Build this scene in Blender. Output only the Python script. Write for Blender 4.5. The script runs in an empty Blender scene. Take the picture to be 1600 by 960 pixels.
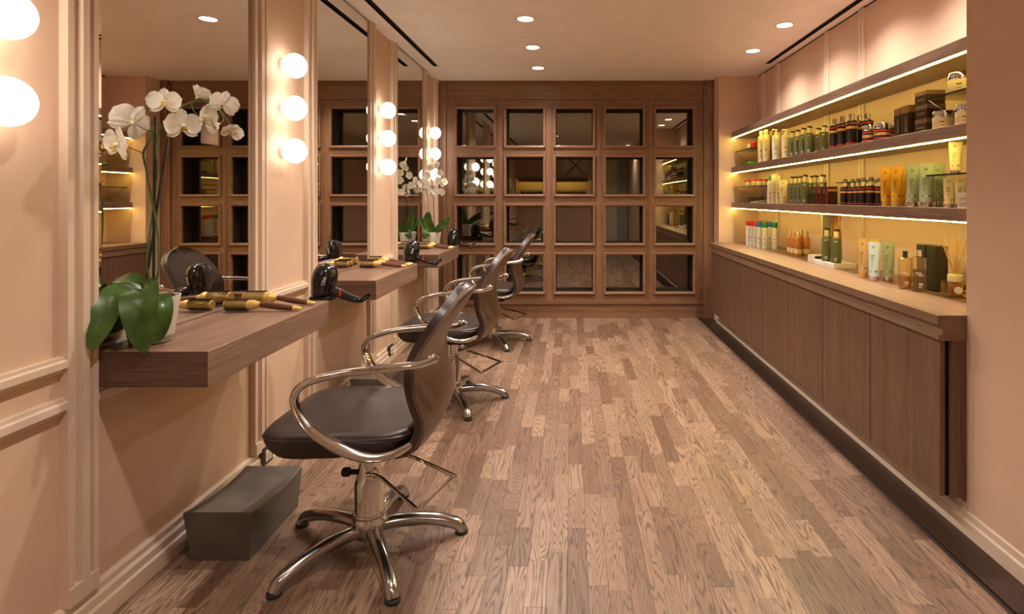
import bpy, bmesh, math, random
from mathutils import Vector, Matrix

sc = bpy.context.scene
col = sc.collection
random.seed(7)
PI = math.pi

# ------------------------------------------------------------------ camera, world, exposure, lamps
EYE = 1.25
cam_data = bpy.data.cameras.new('camera')
cam = bpy.data.objects.new('camera', cam_data)
col.objects.link(cam)
cam.location = (0, 0, EYE)
cam.rotation_euler = (PI / 2, 0, 0)
cam_data.sensor_width = 36
cam_data.lens = 860 / 1600 * 36
cam_data.shift_x = -(893 - 800) / 1600
cam_data.shift_y = (310 - 480) / 1600
cam_data.clip_start = 0.05
sc.camera = cam

world = bpy.data.worlds.new('world')
sc.world = world
world.use_nodes = True
world.node_tree.nodes['Background'].inputs[0].default_value = (0.9, 0.75, 0.6, 1)
world.node_tree.nodes['Background'].inputs[1].default_value = 0.02

sc.view_settings.view_transform = 'Standard'
sc.view_settings.look = 'None'
sc.view_settings.gamma = 1
sc.view_settings.exposure = 0.26
sc.view_settings.use_curve_mapping = False
try:
    sc.cycles.max_bounces = 10
    sc.cycles.glossy_bounces = 6
    sc.cycles.transparent_max_bounces = 16
    sc.cycles.sample_clamp_indirect = 6
    sc.cycles.caustics_reflective = True
    sc.cycles.caustics_refractive = False
except Exception:
    pass

SPOT_W = 100.0                     # each recessed ceiling lamp
SPOT_COL = (1.0, 0.91, 0.82)
GLOBE_E = 6.6                    # frosted globes beside the mirrors
GLOBE_COL = (1.0, 0.90, 0.77)
LED_E = 38.0                      # shelf light strips
LED_COL = (1.0, 0.77, 0.16)
CEIL = 2.48                       # ceiling height


def at(px, py, Y):
    """world point seen at photo pixel (px, py) if it stands Y metres from the camera"""
    return Vector(((px - 893) * Y / 860, Y, EYE + (310 - py) * Y / 860))


# ------------------------------------------------------------------ materials
def nd(nt, kind, ins=None, **attrs):
    n = nt.nodes.new(kind)
    for k, v in attrs.items():
        setattr(n, k, v)
    for k, v in (ins or {}).items():
        s = n.inputs[k]
        if isinstance(v, bpy.types.NodeSocket):
            nt.links.new(v, s)
        else:
            s.default_value = v
    return n


def ramp(nt, fac, stops):
    r = nd(nt, 'ShaderNodeValToRGB', {'Fac': fac})
    e = r.color_ramp.elements
    while len(e) < len(stops):
        e.new(0.5)
    for i, (p, c) in enumerate(stops):
        e[i].position = p
        e[i].color = (*c, 1) if len(c) == 3 else c
    return r.outputs['Color']


def new_mat(name):
    m = bpy.data.materials.new(name)
    m.use_nodes = True
    nt = m.node_tree
    b = nt.nodes['Principled BSDF']
    return m, nt, b


def stretched(nt, scale, rot=None):
    g = nd(nt, 'ShaderNodeNewGeometry')
    mp = nd(nt, 'ShaderNodeMapping', {'Vector': g.outputs['Position'], 'Scale': scale})
    return mp.outputs['Vector']


def plain(name, c, rough=0.5, metal=0.0, var=0.06, bump=0.0, bscale=200, coat=0.0, spec=0.5):
    m, nt, b = new_mat(name)
    v = stretched(nt, (1, 1, 1))
    n = nd(nt, 'ShaderNodeTexNoise', {'Vector': v, 'Scale': 6.0, 'Detail': 3.0})
    lo = tuple(max(0, x * (1 - var)) for x in c)
    hi = tuple(min(1, x * (1 + var)) for x in c)
    nt.links.new(ramp(nt, n.outputs['Fac'], [(0.3, lo), (0.7, hi)]), b.inputs['Base Color'])
    b.inputs['Roughness'].default_value = rough
    b.inputs['Metallic'].default_value = metal
    b.inputs['Specular IOR Level'].default_value = spec
    b.inputs['Coat Weight'].default_value = coat
    if bump:
        n2 = nd(nt, 'ShaderNodeTexNoise', {'Vector': v, 'Scale': bscale, 'Detail': 2.0})
        bp = nd(nt, 'ShaderNodeBump', {'Height': n2.outputs['Fac'], 'Strength': bump, 'Distance': 0.002})
        nt.links.new(bp.outputs['Normal'], b.inputs['Normal'])
    return m


def wood(name, dark, light, axis='Y', rough=0.42, fine=1.0, spec=0.5):
    """straight-grained oak veneer, grain running along axis"""
    m, nt, b = new_mat(name)
    a, c = 230 * fine, 6
    s = {'X': (c, a, a), 'Y': (a, c, a), 'Z': (a, a, c)}[axis]
    s2 = tuple(x * 0.10 for x in s)
    n1 = nd(nt, 'ShaderNodeTexNoise', {'Vector': stretched(nt, s), 'Scale': 1.0, 'Detail': 4.0, 'Roughness': 0.6})
    n2 = nd(nt, 'ShaderNodeTexNoise', {'Vector': stretched(nt, s2), 'Scale': 1.0, 'Detail': 2.0, 'Distortion': 0.1})
    mx = nd(nt, 'ShaderNodeMath', {0: n1.outputs['Fac'], 1: n2.outputs['Fac']}, operation='ADD')
    n2w = nd(nt, 'ShaderNodeMath', {0: n2.outputs['Fac'], 1: 0.55}, operation='MULTIPLY')
    nt.links.new(n2w.outputs[0], mx.inputs[1])
    hf = nd(nt, 'ShaderNodeMath', {0: mx.outputs[0], 1: 0.645}, operation='MULTIPLY')
    nt.links.new(ramp(nt, hf.outputs[0], [(0.36, dark), (0.62, light)]), b.inputs['Base Color'])
    b.inputs['Roughness'].default_value = rough
    b.inputs['Specular IOR Level'].default_value = spec
    bp = nd(nt, 'ShaderNodeBump', {'Height': n1.outputs['Fac'], 'Strength': 0.25, 'Distance': 0.001})
    nt.links.new(bp.outputs['Normal'], b.inputs['Normal'])
    return m


def emit(name, c, e):
    m, nt, b = new_mat(name)
    b.inputs['Base Color'].default_value = (*c, 1)
    b.inputs['Emission Color'].default_value = (*c, 1)
    b.inputs['Emission Strength'].default_value = e
    return m


def pane_mat(name, refl, tint):
    m, nt, b = new_mat(name)
    nt.nodes.remove(b)
    out = nt.nodes['Material Output']
    t = nd(nt, 'ShaderNodeBsdfTransparent', {'Color': (*tint, 1)})
    g = nd(nt, 'ShaderNodeBsdfGlossy', {'Color': (0.95, 0.93, 0.85, 1), 'Roughness': 0.0})
    fr = nd(nt, 'ShaderNodeFresnel', {'IOR': 1.5})
    ad = nd(nt, 'ShaderNodeMath', {0: fr.outputs[0], 1: refl}, operation='ADD', use_clamp=True)
    mx = nd(nt, 'ShaderNodeMixShader', {0: ad.outputs[0], 1: t.outputs[0], 2: g.outputs[0]})
    nt.links.new(mx.outputs[0], out.inputs['Surface'])
    return m


def floor_mat(name, c0, c1, cg):
    m, nt, b = new_mat(name)
    att = nd(nt, 'ShaderNodeAttribute', attribute_name='rnd')
    oi = nd(nt, 'ShaderNodeObjectInfo')
    ad = nd(nt, 'ShaderNodeMath', {0: att.outputs['Fac'], 1: oi.outputs['Random']}, operation='ADD')
    rnd = nd(nt, 'ShaderNodeMath', {0: ad.outputs[0]}, operation='FRACT').outputs[0]
    r2 = nd(nt, 'ShaderNodeMath', {0: rnd, 1: 17.31}, operation='MULTIPLY')
    r2 = nd(nt, 'ShaderNodeMath', {0: r2.outputs[0]}, operation='FRACT').outputs[0]
    off = nd(nt, 'ShaderNodeMath', {0: rnd, 1: 91.0}, operation='MULTIPLY')
    offv = nd(nt, 'ShaderNodeCombineXYZ', {'X': off.outputs[0], 'Y': off.outputs[0], 'Z': off.outputs[0]})
    g = nd(nt, 'ShaderNodeNewGeometry')
    p = nd(nt, 'ShaderNodeVectorMath', {0: g.outputs['Position'], 1: offv.outputs[0]}, operation='ADD').outputs[0]
    # cathedral figure: contour bands of a stretched noise field
    mp = nd(nt, 'ShaderNodeMapping', {'Vector': p, 'Scale': (19, 1.5, 1)})
    n1 = nd(nt, 'ShaderNodeTexNoise', {'Vector': mp.outputs[0], 'Scale': 1.0, 'Detail': 1.2, 'Roughness': 0.4, 'Distortion': 0.25})
    fq = nd(nt, 'ShaderNodeMapRange', {'Value': r2, 'To Min': 60.0, 'To Max': 210.0})
    ph = nd(nt, 'ShaderNodeMath', {0: n1.outputs['Fac'], 1: fq.outputs[0]}, operation='MULTIPLY')
    sn = nd(nt, 'ShaderNodeMath', {0: ph.outputs[0]}, operation='SINE')
    line = nd(nt, 'ShaderNodeMapRange', {'Value': sn.outputs[0], 'From Min': -0.1, 'From Max': 1.0})
    # broken up by pores
    mp2 = nd(nt, 'ShaderNodeMapping', {'Vector': p, 'Scale': (420, 22, 1)})
    n2 = nd(nt, 'ShaderNodeTexNoise', {'Vector': mp2.outputs[0], 'Scale': 1.0, 'Detail': 2.0})
    pore = nd(nt, 'ShaderNodeMapRange', {'Value': n2.outputs['Fac'], 'From Min': 0.40, 'From Max': 0.66})
    pm = nd(nt, 'ShaderNodeMapRange', {'Value': pore.outputs[0], 'To Min': 0.45, 'To Max': 1.0})
    lp = nd(nt, 'ShaderNodeMath', {0: line.outputs[0], 1: pm.outputs[0]}, operation='MULTIPLY')
    lp2 = nd(nt, 'ShaderNodeMath', {0: pore.outputs[0], 1: 0.25}, operation='MULTIPLY')
    lm = nd(nt, 'ShaderNodeMath', {0: lp.outputs[0], 1: lp2.outputs[0]}, operation='ADD', use_clamp=True)
    lm = nd(nt, 'ShaderNodeMath', {0: lm.outputs[0], 1: 0.85}, operation='MULTIPLY')
    # slow tone change along a board
    mp3 = nd(nt, 'ShaderNodeMapping', {'Vector': p, 'Scale': (5, 2.5, 1)})
    n3 = nd(nt, 'ShaderNodeTexNoise', {'Vector': mp3.outputs[0], 'Scale': 1.0, 'Detail': 2.0})
    t = nd(nt, 'ShaderNodeMath', {0: n3.outputs['Fac'], 1: -0.5}, operation='ADD')
    t = nd(nt, 'ShaderNodeMath', {0: t.outputs[0], 1: 0.6}, operation='MULTIPLY')
    tone = nd(nt, 'ShaderNodeMath', {0: rnd, 1: t.outputs[0]}, operation='ADD', use_clamp=True)
    base = ramp(nt, tone.outputs[0], [(0.0, c0), (0.35, tuple(a * .6 + q * .4 for a, q in zip(c0, c1))), (1.0, c1)])
    mix = nd(nt, 'ShaderNodeMix', {0: lm.outputs[0], 6: base, 7: (*cg, 1)}, data_type='RGBA')
    nt.links.new(mix.outputs[2], b.inputs['Base Color'])
    rr = nd(nt, 'ShaderNodeMapRange', {'Value': lm.outputs[0], 'To Min': 0.34, 'To Max': 0.55})
    nt.links.new(rr.outputs[0], b.inputs['Roughness'])
    inv = nd(nt, 'ShaderNodeMath', {0: 1.0, 1: lm.outputs[0]}, operation='SUBTRACT')
    bp = nd(nt, 'ShaderNodeBump', {'Height': inv.outputs[0], 'Strength': 0.3, 'Distance': 0.001})
    nt.links.new(bp.outputs['Normal'], b.inputs['Normal'])
    return m


def card_mat(name):
    """flat print: grey field on one side, flowing auburn hair on the other"""
    m, nt, b = new_mat(name)
    tc = nd(nt, 'ShaderNodeTexCoord')
    mp = nd(nt, 'ShaderNodeMapping', {'Vector': tc.outputs['Object'], 'Rotation': (0, 0.5, 0), 'Scale': (60, 1, 7)})
    n = nd(nt, 'ShaderNodeTexNoise', {'Vector': mp.outputs[0], 'Scale': 1.0, 'Detail': 3.0, 'Distortion': 0.4})
    hair = ramp(nt, n.outputs['Fac'], [(0.3, (0.05, 0.02, 0.01)), (0.5, (0.28, 0.11, 0.05)), (0.66, (0.7, 0.42, 0.24))])
    sx = nd(nt, 'ShaderNodeSeparateXYZ', {'Vector': tc.outputs['Object']})
    w = nd(nt, 'ShaderNodeMath', {0: sx.outputs['Z'], 1: -0.10}, operation='MULTIPLY')
    s = nd(nt, 'ShaderNodeMath', {0: sx.outputs['X'], 1: w.outputs[0]}, operation='ADD')
    st = nd(nt, 'ShaderNodeMapRange', {'Value': s.outputs[0], 'From Min': -0.028, 'From Max': -0.02})
    zt = nd(nt, 'ShaderNodeMapRange', {'Value': sx.outputs['Z'], 'From Min': 0.11, 'From Max': 0.15})
    st2 = nd(nt, 'ShaderNodeMath', {0: st.outputs[0], 1: zt.outputs[0]}, operation='MULTIPLY')
    mix = nd(nt, 'ShaderNodeMix', {0: st2.outputs[0], 6: (0.13, 0.10, 0.07, 1), 7: hair}, data_type='RGBA')
    nt.links.new(mix.outputs[2], b.inputs['Base Color'])
    b.inputs['Roughness'].default_value = 0.35
    return m


PEACH = (0.66, 0.455, 0.325)
M = {}
M['paint'] = plain('peach_paint', PEACH, 0.55, var=0.025, spec=0.25)
M['trim_paint'] = plain('trim_paint', (0.71, 0.55, 0.42), 0.38, var=0.02, spec=0.4)
M['ceiling'] = plain('ceiling_paint', (0.90, 0.82, 0.74), 0.6, var=0.03, spec=0.2)
M['grey_wall'] = plain('pale_wall_paint', (0.62, 0.58, 0.52), 0.6, var=0.02)
M['oak_x'] = wood('dark_oak_x', (0.06, 0.028, 0.016), (0.16, 0.082, 0.05), 'X')  # shade of the shelf ends is put into this darker oak
M['oak_y'] = wood('dark_oak_y', (0.15, 0.083, 0.053), (0.295, 0.175, 0.115), 'Y', 0.36)  # lighter than the end veneer; sheen on shelf tops is put into the colour
M['oak_z'] = wood('dark_oak_z', (0.112, 0.054, 0.033), (0.20, 0.103, 0.066), 'Z')
M['wall_oak_x'] = wood('wall_oak_x', (0.13, 0.06, 0.03), (0.275, 0.138, 0.075), 'X', 0.4)
M['wall_oak_z'] = wood('wall_oak_z', (0.13, 0.06, 0.03), (0.275, 0.138, 0.075), 'Z', 0.4)
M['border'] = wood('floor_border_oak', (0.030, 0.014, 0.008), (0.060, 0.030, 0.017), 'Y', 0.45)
M['floor'] = floor_mat('floor_oak', (0.168, 0.091, 0.056), (0.345, 0.215, 0.143), (0.05, 0.025, 0.014))
M['sub'] = plain('subfloor', (0.05, 0.03, 0.02), 0.9)
M['black'] = plain('black_gap', (0.012, 0.01, 0.009), 0.8, spec=0.1)
M['mirror'] = plain('mirror_silver', (0.80, 0.76, 0.70), 0.0, 1.0, var=0)
M['pane'] = pane_mat('window_glass', 0.19, (0.55, 0.55, 0.42))
M['frame_oak'] = wood('frame_oak', (0.16, 0.077, 0.04), (0.33, 0.172, 0.098), 'X', 0.38)
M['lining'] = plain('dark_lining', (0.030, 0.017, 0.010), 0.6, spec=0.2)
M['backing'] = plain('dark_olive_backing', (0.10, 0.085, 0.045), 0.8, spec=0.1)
M['globe'] = emit('globe_light', GLOBE_COL, GLOBE_E)
M['led'] = emit('led_light', LED_COL, LED_E)
M['down'] = emit('downlight_lens', (1.0, 0.9, 0.78), 14.0)
M['chrome'] = plain('chrome', (0.66, 0.655, 0.645), 0.08, 1.0, var=0.0)
M['satin'] = plain('polished_aluminium', (0.47, 0.47, 0.465), 0.19, 1.0, var=0.05)
M['leather'] = plain('brown_leather', (0.036, 0.023, 0.020), 0.34, var=0.1, bump=0.10, bscale=500, spec=0.4)
M['shell'] = wood('chair_veneer', (0.082, 0.047, 0.032), (0.128, 0.075, 0.051), 'Z', 0.34)
M['rubber'] = plain('black_rubber', (0.012, 0.011, 0.01), 0.7)
M['stool'] = plain('grey_metal_sheet', (0.085, 0.074, 0.062), 0.3, 0.0, var=0.28)
M['plastic'] = plain('black_gloss_plastic', (0.009, 0.008, 0.009), 0.16, coat=0.4)
M['red'] = plain('red_plastic', (0.55, 0.018, 0.02), 0.35)
M['white'] = plain('white_plastic', (0.78, 0.75, 0.68), 0.4)
M['whiteprint'] = plain('white_print', (0.85, 0.82, 0.78), 0.5)
M['gold'] = plain('gold_metal', (0.78, 0.52, 0.17), 0.32, 0.45)
M['bristle'] = plain('dark_bristle', (0.025, 0.014, 0.008), 0.6)
M['redwood'] = wood('brush_handle_wood', (0.07, 0.022, 0.012), (0.16, 0.055, 0.032), 'X', 0.3)
M['frost'] = plain('frosted_glass', (0.62, 0.57, 0.50), 0.45, var=0.02)
M['bark'] = plain('bark_chips', (0.10, 0.05, 0.025), 0.8, var=0.6)
M['stake'] = plain('dark_stake', (0.012, 0.016, 0.008), 0.5)
M['stem'] = plain('green_stem', (0.085, 0.12, 0.02), 0.5, var=0.3)
M['card'] = card_mat('portrait_card_print')


def leaf_mat():
    m, nt, b = new_mat('orchid_leaf')
    v = stretched(nt, (1, 1, 1))
    n = nd(nt, 'ShaderNodeTexNoise', {'Vector': v, 'Scale': 18.0, 'Detail': 3.0})
    nt.links.new(ramp(nt, n.outputs['Fac'], [(0.3, (0.018, 0.05, 0.006)), (0.7, (0.055, 0.115, 0.014))]), b.inputs['Base Color'])
    b.inputs['Roughness'].default_value = 0.3
    return m


def petal_mat():
    m, nt, b = new_mat('orchid_petal')
    v = stretched(nt, (1, 1, 1))
    n = nd(nt, 'ShaderNodeTexNoise', {'Vector': v, 'Scale': 40.0, 'Detail': 2.0})
    nt.links.new(ramp(nt, n.outputs['Fac'], [(0.3, (0.80, 0.74, 0.62)), (0.7, (0.88, 0.84, 0.76))]), b.inputs['Base Color'])
    b.inputs['Roughness'].default_value = 0.5
    b.inputs['Subsurface Weight'].default_value = 0.0
    out = nt.nodes['Material Output']
    tr = nd(nt, 'ShaderNodeBsdfTranslucent', {'Color': (0.85, 0.80, 0.66, 1)})
    mx = nd(nt, 'ShaderNodeMixShader', {0: 0.3, 1: b.outputs[0], 2: tr.outputs[0]})
    nt.links.new(mx.outputs[0], out.inputs['Surface'])
    return m


M['leaf'] = leaf_mat()
M['petal'] = petal_mat()
M['sepal'] = plain('orchid_sepal', (0.72, 0.70, 0.42), 0.5, var=0.1)
M['lip'] = plain('orchid_lip', (0.74, 0.52, 0.20), 0.5, var=0.4)
for nm, c, r in [('cream', (0.78, 0.66, 0.38), 0.35), ('olive', (0.125, 0.135, 0.06), 0.32), ('tan', (0.55, 0.36, 0.2), 0.5),
                 ('darkbrown', (0.035, 0.02, 0.013), 0.3), ('blackglass', (0.014, 0.008, 0.006), 0.12),
                 ('blue', (0.02, 0.12, 0.38), 0.35), ('green', (0.015, 0.22, 0.03), 0.35), ('brightgreen', (0.10, 0.50, 0.03), 0.4),
                 ('amber', (0.46, 0.17, 0.03), 0.3), ('orange', (0.72, 0.37, 0.02), 0.33), ('sage', (0.40, 0.47, 0.33), 0.35),
                 ('pale', (0.58, 0.69, 0.74), 0.3), ('bronzebox', (0.20, 0.105, 0.06), 0.4), ('bandred', (0.42, 0.025, 0.03), 0.4),
                 ('greenbox', (0.035, 0.03, 0.012), 0.35), ('ink', (0.05, 0.035, 0.02), 0.6), ('reed', (0.55, 0.30, 0.09), 0.6),
                 ('paper', (0.80, 0.74, 0.64), 0.6), ('greycard', (0.17, 0.13, 0.09), 0.6), ('yellow', (0.75, 0.5, 0.06), 0.4),
                 ('mauve', (0.62, 0.52, 0.44), 0.4)]:
    M[nm] = plain(nm, c, r)
M['goldband'] = plain('gold_band', (0.75, 0.42, 0.12), 0.3, 0.6)
M['clear'] = pane_mat('clear_glass', 0.06, (0.93, 0.86, 0.62))
M['glassedge'] = pane_mat('shelf_glass', 0.10, (0.80, 0.86, 0.72))
M['darkedge'] = plain('glass_edge', (0.02, 0.035, 0.02), 0.2)
M['base_glass'] = pane_mat('thick_base_glass', 0.35, (0.95, 0.92, 0.85))
M['liquid'] = pane_mat('olive_liquid', 0.02, (0.50, 0.42, 0.14))
M['amber_liquid'] = pane_mat('amber_liquid', 0.02, (0.92, 0.70, 0.34))
M['goldtube'] = plain('golden_tube', (0.60, 0.36, 0.11), 0.33)
M['curtain'] = plain('grey_curtain', (0.42, 0.40, 0.36), 0.8)


# ------------------------------------------------------------------ mesh builder
class MB:
    def __init__(self):
        self.v, self.f, self.m = [], [], []

    def add(self, verts, faces, mi=0):
        o = len(self.v)
        self.v += [tuple(p) for p in verts]
        self.f += [tuple(i + o for i in f) for f in faces]
        self.m += [mi] * len(faces)
        return self

    def box(self, x0, x1, y0, y1, z0, z1, mi=0, bev=0.0):
        if bev > 0:
            bm = bmesh.new()
            bmesh.ops.create_cube(bm, size=1)
            for v in bm.verts:
                v.co = Vector((x0 + (v.co.x + .5) * (x1 - x0), y0 + (v.co.y + .5) * (y1 - y0), z0 + (v.co.z + .5) * (z1 - z0)))
            bmesh.ops.bevel(bm, geom=bm.edges[:], offset=bev, segments=1, affect='EDGES')
            bm.verts.index_update()
            self.add([v.co for v in bm.verts], [[v.index for v in f.verts] for f in bm.faces], mi)
            bm.free()
            return self
        p = [(x0, y0, z0), (x1, y0, z0), (x1, y1, z0), (x0, y1, z0), (x0, y0, z1), (x1, y0, z1), (x1, y1, z1), (x0, y1, z1)]
        return self.add(p, [(0, 3, 2, 1), (4, 5, 6, 7), (0, 1, 5, 4), (1, 2, 6, 5), (2, 3, 7, 6), (3, 0, 4, 7)], mi)

    def prism(self, poly, axis, a, b, mi=0):
        """poly: 2-D outline; axis Z: (x,y), axis Y: (x,z), axis X: (y,z)"""
        def P(p, t):
            return {'Z': (p[0], p[1], t), 'Y': (p[0], t, p[1]), 'X': (t, p[0], p[1])}[axis]
        n = len(poly)
        vs = [P(p, a) for p in poly] + [P(p, b) for p in poly]
        fs = [(i, (i + 1) % n, n + (i + 1) % n, n + i) for i in range(n)] + [tuple(range(n - 1, -1, -1)), tuple(range(n, 2 * n))]
        return self.add(vs, fs, mi)

    def lathe(self, prof, seg=20, c=(0, 0, 0), mat=None, mi=0, mis=None, sy=1.0):
        """prof: (radius, height) pairs, closed at both ends; mis: one material index per band"""
        R = mat or Matrix.Identity(3)
        vs, fs, ms = [], [], []
        n = len(prof)
        for r, h in prof:
            for k in range(seg):
                a = 2 * PI * k / seg
                vs.append(Vector(c) + R @ Vector((r * math.cos(a), r * sy * math.sin(a), h)))
        o = len(self.v)
        self.v += [tuple(p) for p in vs]
        for i in range(n - 1):
            for k in range(seg):
                k2 = (k + 1) % seg
                self.f.append((o + i * seg + k, o + i * seg + k2, o + (i + 1) * seg + k2, o + (i + 1) * seg + k))
                self.m.append(mis[i] if mis else mi)
        self.f.append(tuple(o + k for k in range(seg - 1, -1, -1)))
        self.m.append(mis[0] if mis else mi)
        self.f.append(tuple(o + (n - 1) * seg + k for k in range(seg)))
        self.m.append(mis[-1] if mis else mi)
        return self

    def tube(self, pts, rad, seg=10, closed=False, mi=0, flat=1.0, up=None):
        """rad: number or list; flat: ratio of the second cross-section axis"""
        pts = [Vector(p) for p in pts]
        n = len(pts)
        rads = rad if isinstance(rad, (list, tuple)) else [rad] * n
        flats = flat if isinstance(flat, (list, tuple)) else [flat] * n
        up = Vector(up) if up else None
        rings = []
        prev = None
        for i, p in enumerate(pts):
            a = pts[(i - 1) % n] if (closed or i > 0) else p
            c = pts[(i + 1) % n] if (closed or i < n - 1) else p
            t = (c - a).normalized()
            if up is not None:
                u = up - t * up.dot(t)
            elif prev is None:
                u = Vector((0, 0, 1)) if abs(t.z) < 0.9 else Vector((1, 0, 0))
                u = u - t * u.dot(t)
            else:
                u = prev - t * prev.dot(t)
            u.normalize()
            prev = u
            w = t.cross(u)
            rings.append([p + u * rads[i] * math.cos(2 * PI * k / seg) + w * rads[i] * flats[i] * math.sin(2 * PI * k / seg) for k in range(seg)])
        vs = [q for r in rings for q in r]
        fs = []
        for i in range(n if closed else n - 1):
            j = (i + 1) % n
            for k in range(seg):
                k2 = (k + 1) % seg
                fs.append((i * seg + k, i * seg + k2, j * seg + k2, j * seg + k))
        if not closed:
            fs += [tuple(range(seg - 1, -1, -1)), tuple((n - 1) * seg + k for k in range(seg))]
        return self.add(vs, fs, mi)

    def grid(self, rows, mi=0, closed_u=False):
        nu, nv = len(rows), len(rows[0])
        vs = [p for r in rows for p in r]
        fs = []
        for i in range(nu - 1):
            for k in range(nv if closed_u else nv - 1):
                k2 = (k + 1) % nv
                fs.append((i * nv + k, i * nv + k2, (i + 1) * nv + k2, (i + 1) * nv + k))
        return self.add(vs, fs, mi)

    def mesh(self, name, mats, smooth=False):
        me = bpy.data.meshes.new(name)
        me.from_pydata(self.v, [], self.f)
        for m in (mats if isinstance(mats, (list, tuple)) else [mats]):
            me.materials.append(m)
        me.polygons.foreach_set('material_index', self.m)
        bm = bmesh.new()
        bm.from_mesh(me)
        bmesh.ops.recalc_face_normals(bm, faces=bm.faces[:])
        bm.to_mesh(me)
        bm.free()
        if smooth:
            me.polygons.foreach_set('use_smooth', [True] * len(me.polygons))
            try:
                me.set_sharp_from_angle(angle=math.radians(42))
            except Exception:
                pass
        me.update()
        return me

    def build(self, name, mats, parent=None, smooth=False):
        return link(name, self.mesh(name, mats, smooth), parent)


def link(name, data, parent=None, loc=None):
    o = bpy.data.objects.new(name, data)
    col.objects.link(o)
    if parent:
        o.parent = parent
    if loc:
        o.location = loc
    return o


def end_faces(o, m):
    """give the faces looking along y crosswise veneer, with their shade in its darker tone"""
    o.data.materials.append(m)
    for p in o.data.polygons:
        if abs(p.normal.y) > .7:
            p.material_index = len(o.data.materials) - 1
    return o


def tag(o, label, cat, group=None):
    o['label'] = label
    o['category'] = cat
    if group:
        o['group'] = group
    return o


def thing(name, label, cat, loc=(0, 0, 0), rz=0.0, group=None):
    o = link(name, None, None, loc)
    o.empty_display_size = 0.05
    o.rotation_euler = (0, 0, rz)
    return tag(o, label, cat, group)


def struct(o):
    o['kind'] = 'structure'
    return o


def dup(root, loc, rz, label, group=None):
    """a copy of a thing with copies of its parts and sub-parts (mesh data shared)"""
    def rec(o, par):
        c = o.copy()
        col.objects.link(c)
        c.parent = par
        for ch in list(o.children):
            rec(ch, c)
        return c
    r = rec(root, None)
    r.location = loc
    r.rotation_euler = (0, 0, rz)
    r['label'] = label
    if group:
        r['group'] = group
    return r


ORD = ['first', 'second', 'third', 'fourth', 'fifth', 'sixth', 'seventh', 'eighth', 'ninth', 'tenth', 'eleventh', 'twelfth']


def smooth_path(pts, n=6, closed=False):
    """Catmull-Rom through the points"""
    pts = [Vector(p) for p in pts]
    out = []
    m = len(pts)
    for i in range(m if closed else m - 1):
        g = (lambda k: pts[k % m]) if closed else (lambda k: pts[min(max(k, 0), m - 1)])
        p0, p1, p2, p3 = g(i - 1), g(i), g(i + 1), g(i + 2)
        for k in range(n):
            t = k / n
            out.append(0.5 * (2 * p1 + (p2 - p0) * t + (2 * p0 - 5 * p1 + 4 * p2 - p3) * t * t + (3 * p1 - p0 - 3 * p2 + p3) * t ** 3))
    if not closed:
        out.append(pts[-1])
    return out


# ------------------------------------------------------------------ room shell
YB = 5.75            # face of the oak partition
YF = -2.6            # wall behind the camera
XL = -1.415          # peach panels on the mirror side
XR = 1.475           # near wall face on the shelf side
XN = 1.875           # back of the shelf recess
YN0, YN1 = 2.056, 5.53   # recess from / to

floor = struct(MB().box(-1.62, 2.1, YF - .1, 6.1, -0.10, -0.012).build('floor', M['sub']))
# oak strips
W = 0.0665
LENS = [0.22, 0.28, 0.34, 0.40, 0.47, 0.55]


def strip_mesh(L):
    b, d = 0.0006, 0.0006
    hw = W / 2 - 0.0002
    l0, l1 = 0.0002, L - 0.0002
    m = MB()
    vs = [(-hw, l0, -.012), (hw, l0, -.012), (hw, l1, -.012), (-hw, l1, -.012),
          (-hw, l0, -d), (hw, l0, -d), (hw, l1, -d), (-hw, l1, -d),
          (-hw + b, l0 + b, 0), (hw - b, l0 + b, 0), (hw - b, l1 - b, 0), (-hw + b, l1 - b, 0)]
    fs = [(0, 1, 5, 4), (1, 2, 6, 5), (2, 3, 7, 6), (3, 0, 4, 7), (4, 5, 9, 8), (5, 6, 10, 9), (6, 7, 11, 10), (7, 4, 8, 11), (8, 9, 10, 11)]
    return m.add(vs, fs)


strip_data = [strip_mesh(L).mesh('plank', M['floor']) for L in LENS]
strips = []
xx = -1.41 + W / 2
while xx + W / 2 <= 1.345:
    y = YF - random.random() * 0.5
    while y < YB - 0.02:
        k = random.randrange(len(LENS))
        L = LENS[k]
        if y + L > YF:
            yc, Yn, Yf = y + L / 2, max(y, .3), y + L
            px, py = 893 + 860 * xx / max(yc, .3), 310 + 860 * EYE / max(yc, .3)
            vis = yc > 1.4 and -20 < px < 1620 and py < 990
            # strips under the chairs and beside the wall base show less
            area = (W * 860 / Yn) * (860 * EYE * (1 / Yn - 1 / Yf)) if vis else 0
            strips.append((area, xx, y, k))
        y += L
    xx += W
strips.sort(key=lambda s: -s[0])
for area, x, y, k in strips[:298]:
    o = link('plank', strip_data[k], floor, (x, y, 0))
rest = MB()
rv = []
for area, x, y, k in strips[298:]:
    sm = strip_mesh(LENS[k])
    rest.add([(a + x, b + y, c) for a, b, c in sm.v], sm.f)
    rv += [random.random()] * len(sm.f)
rme = rest.mesh('strip_flooring', M['floor'])
at_ = rme.attributes.new('rnd', 'FLOAT', 'FACE')
at_.data.foreach_set('value', rv)
ro = link('strip_flooring', rme, floor)
ro['kind'] = 'stuff'
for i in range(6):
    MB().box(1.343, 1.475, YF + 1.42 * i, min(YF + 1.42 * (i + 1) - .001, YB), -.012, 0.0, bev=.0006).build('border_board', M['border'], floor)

# ceiling with the two slots left open
c = MB()
for a in [(-1.62, -1.285, YF, 6.1), (-1.285, -1.24, 5.12, 6.1), (-1.24, 1.765, YF, 6.1), (1.765, 1.81, 5.02, 6.1), (1.81, 2.1, YF, 6.1)]:
    c.box(a[0], a[1], a[2], a[3], CEIL, CEIL + .12)
struct(c.build('ceiling', M['ceiling']))

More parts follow.
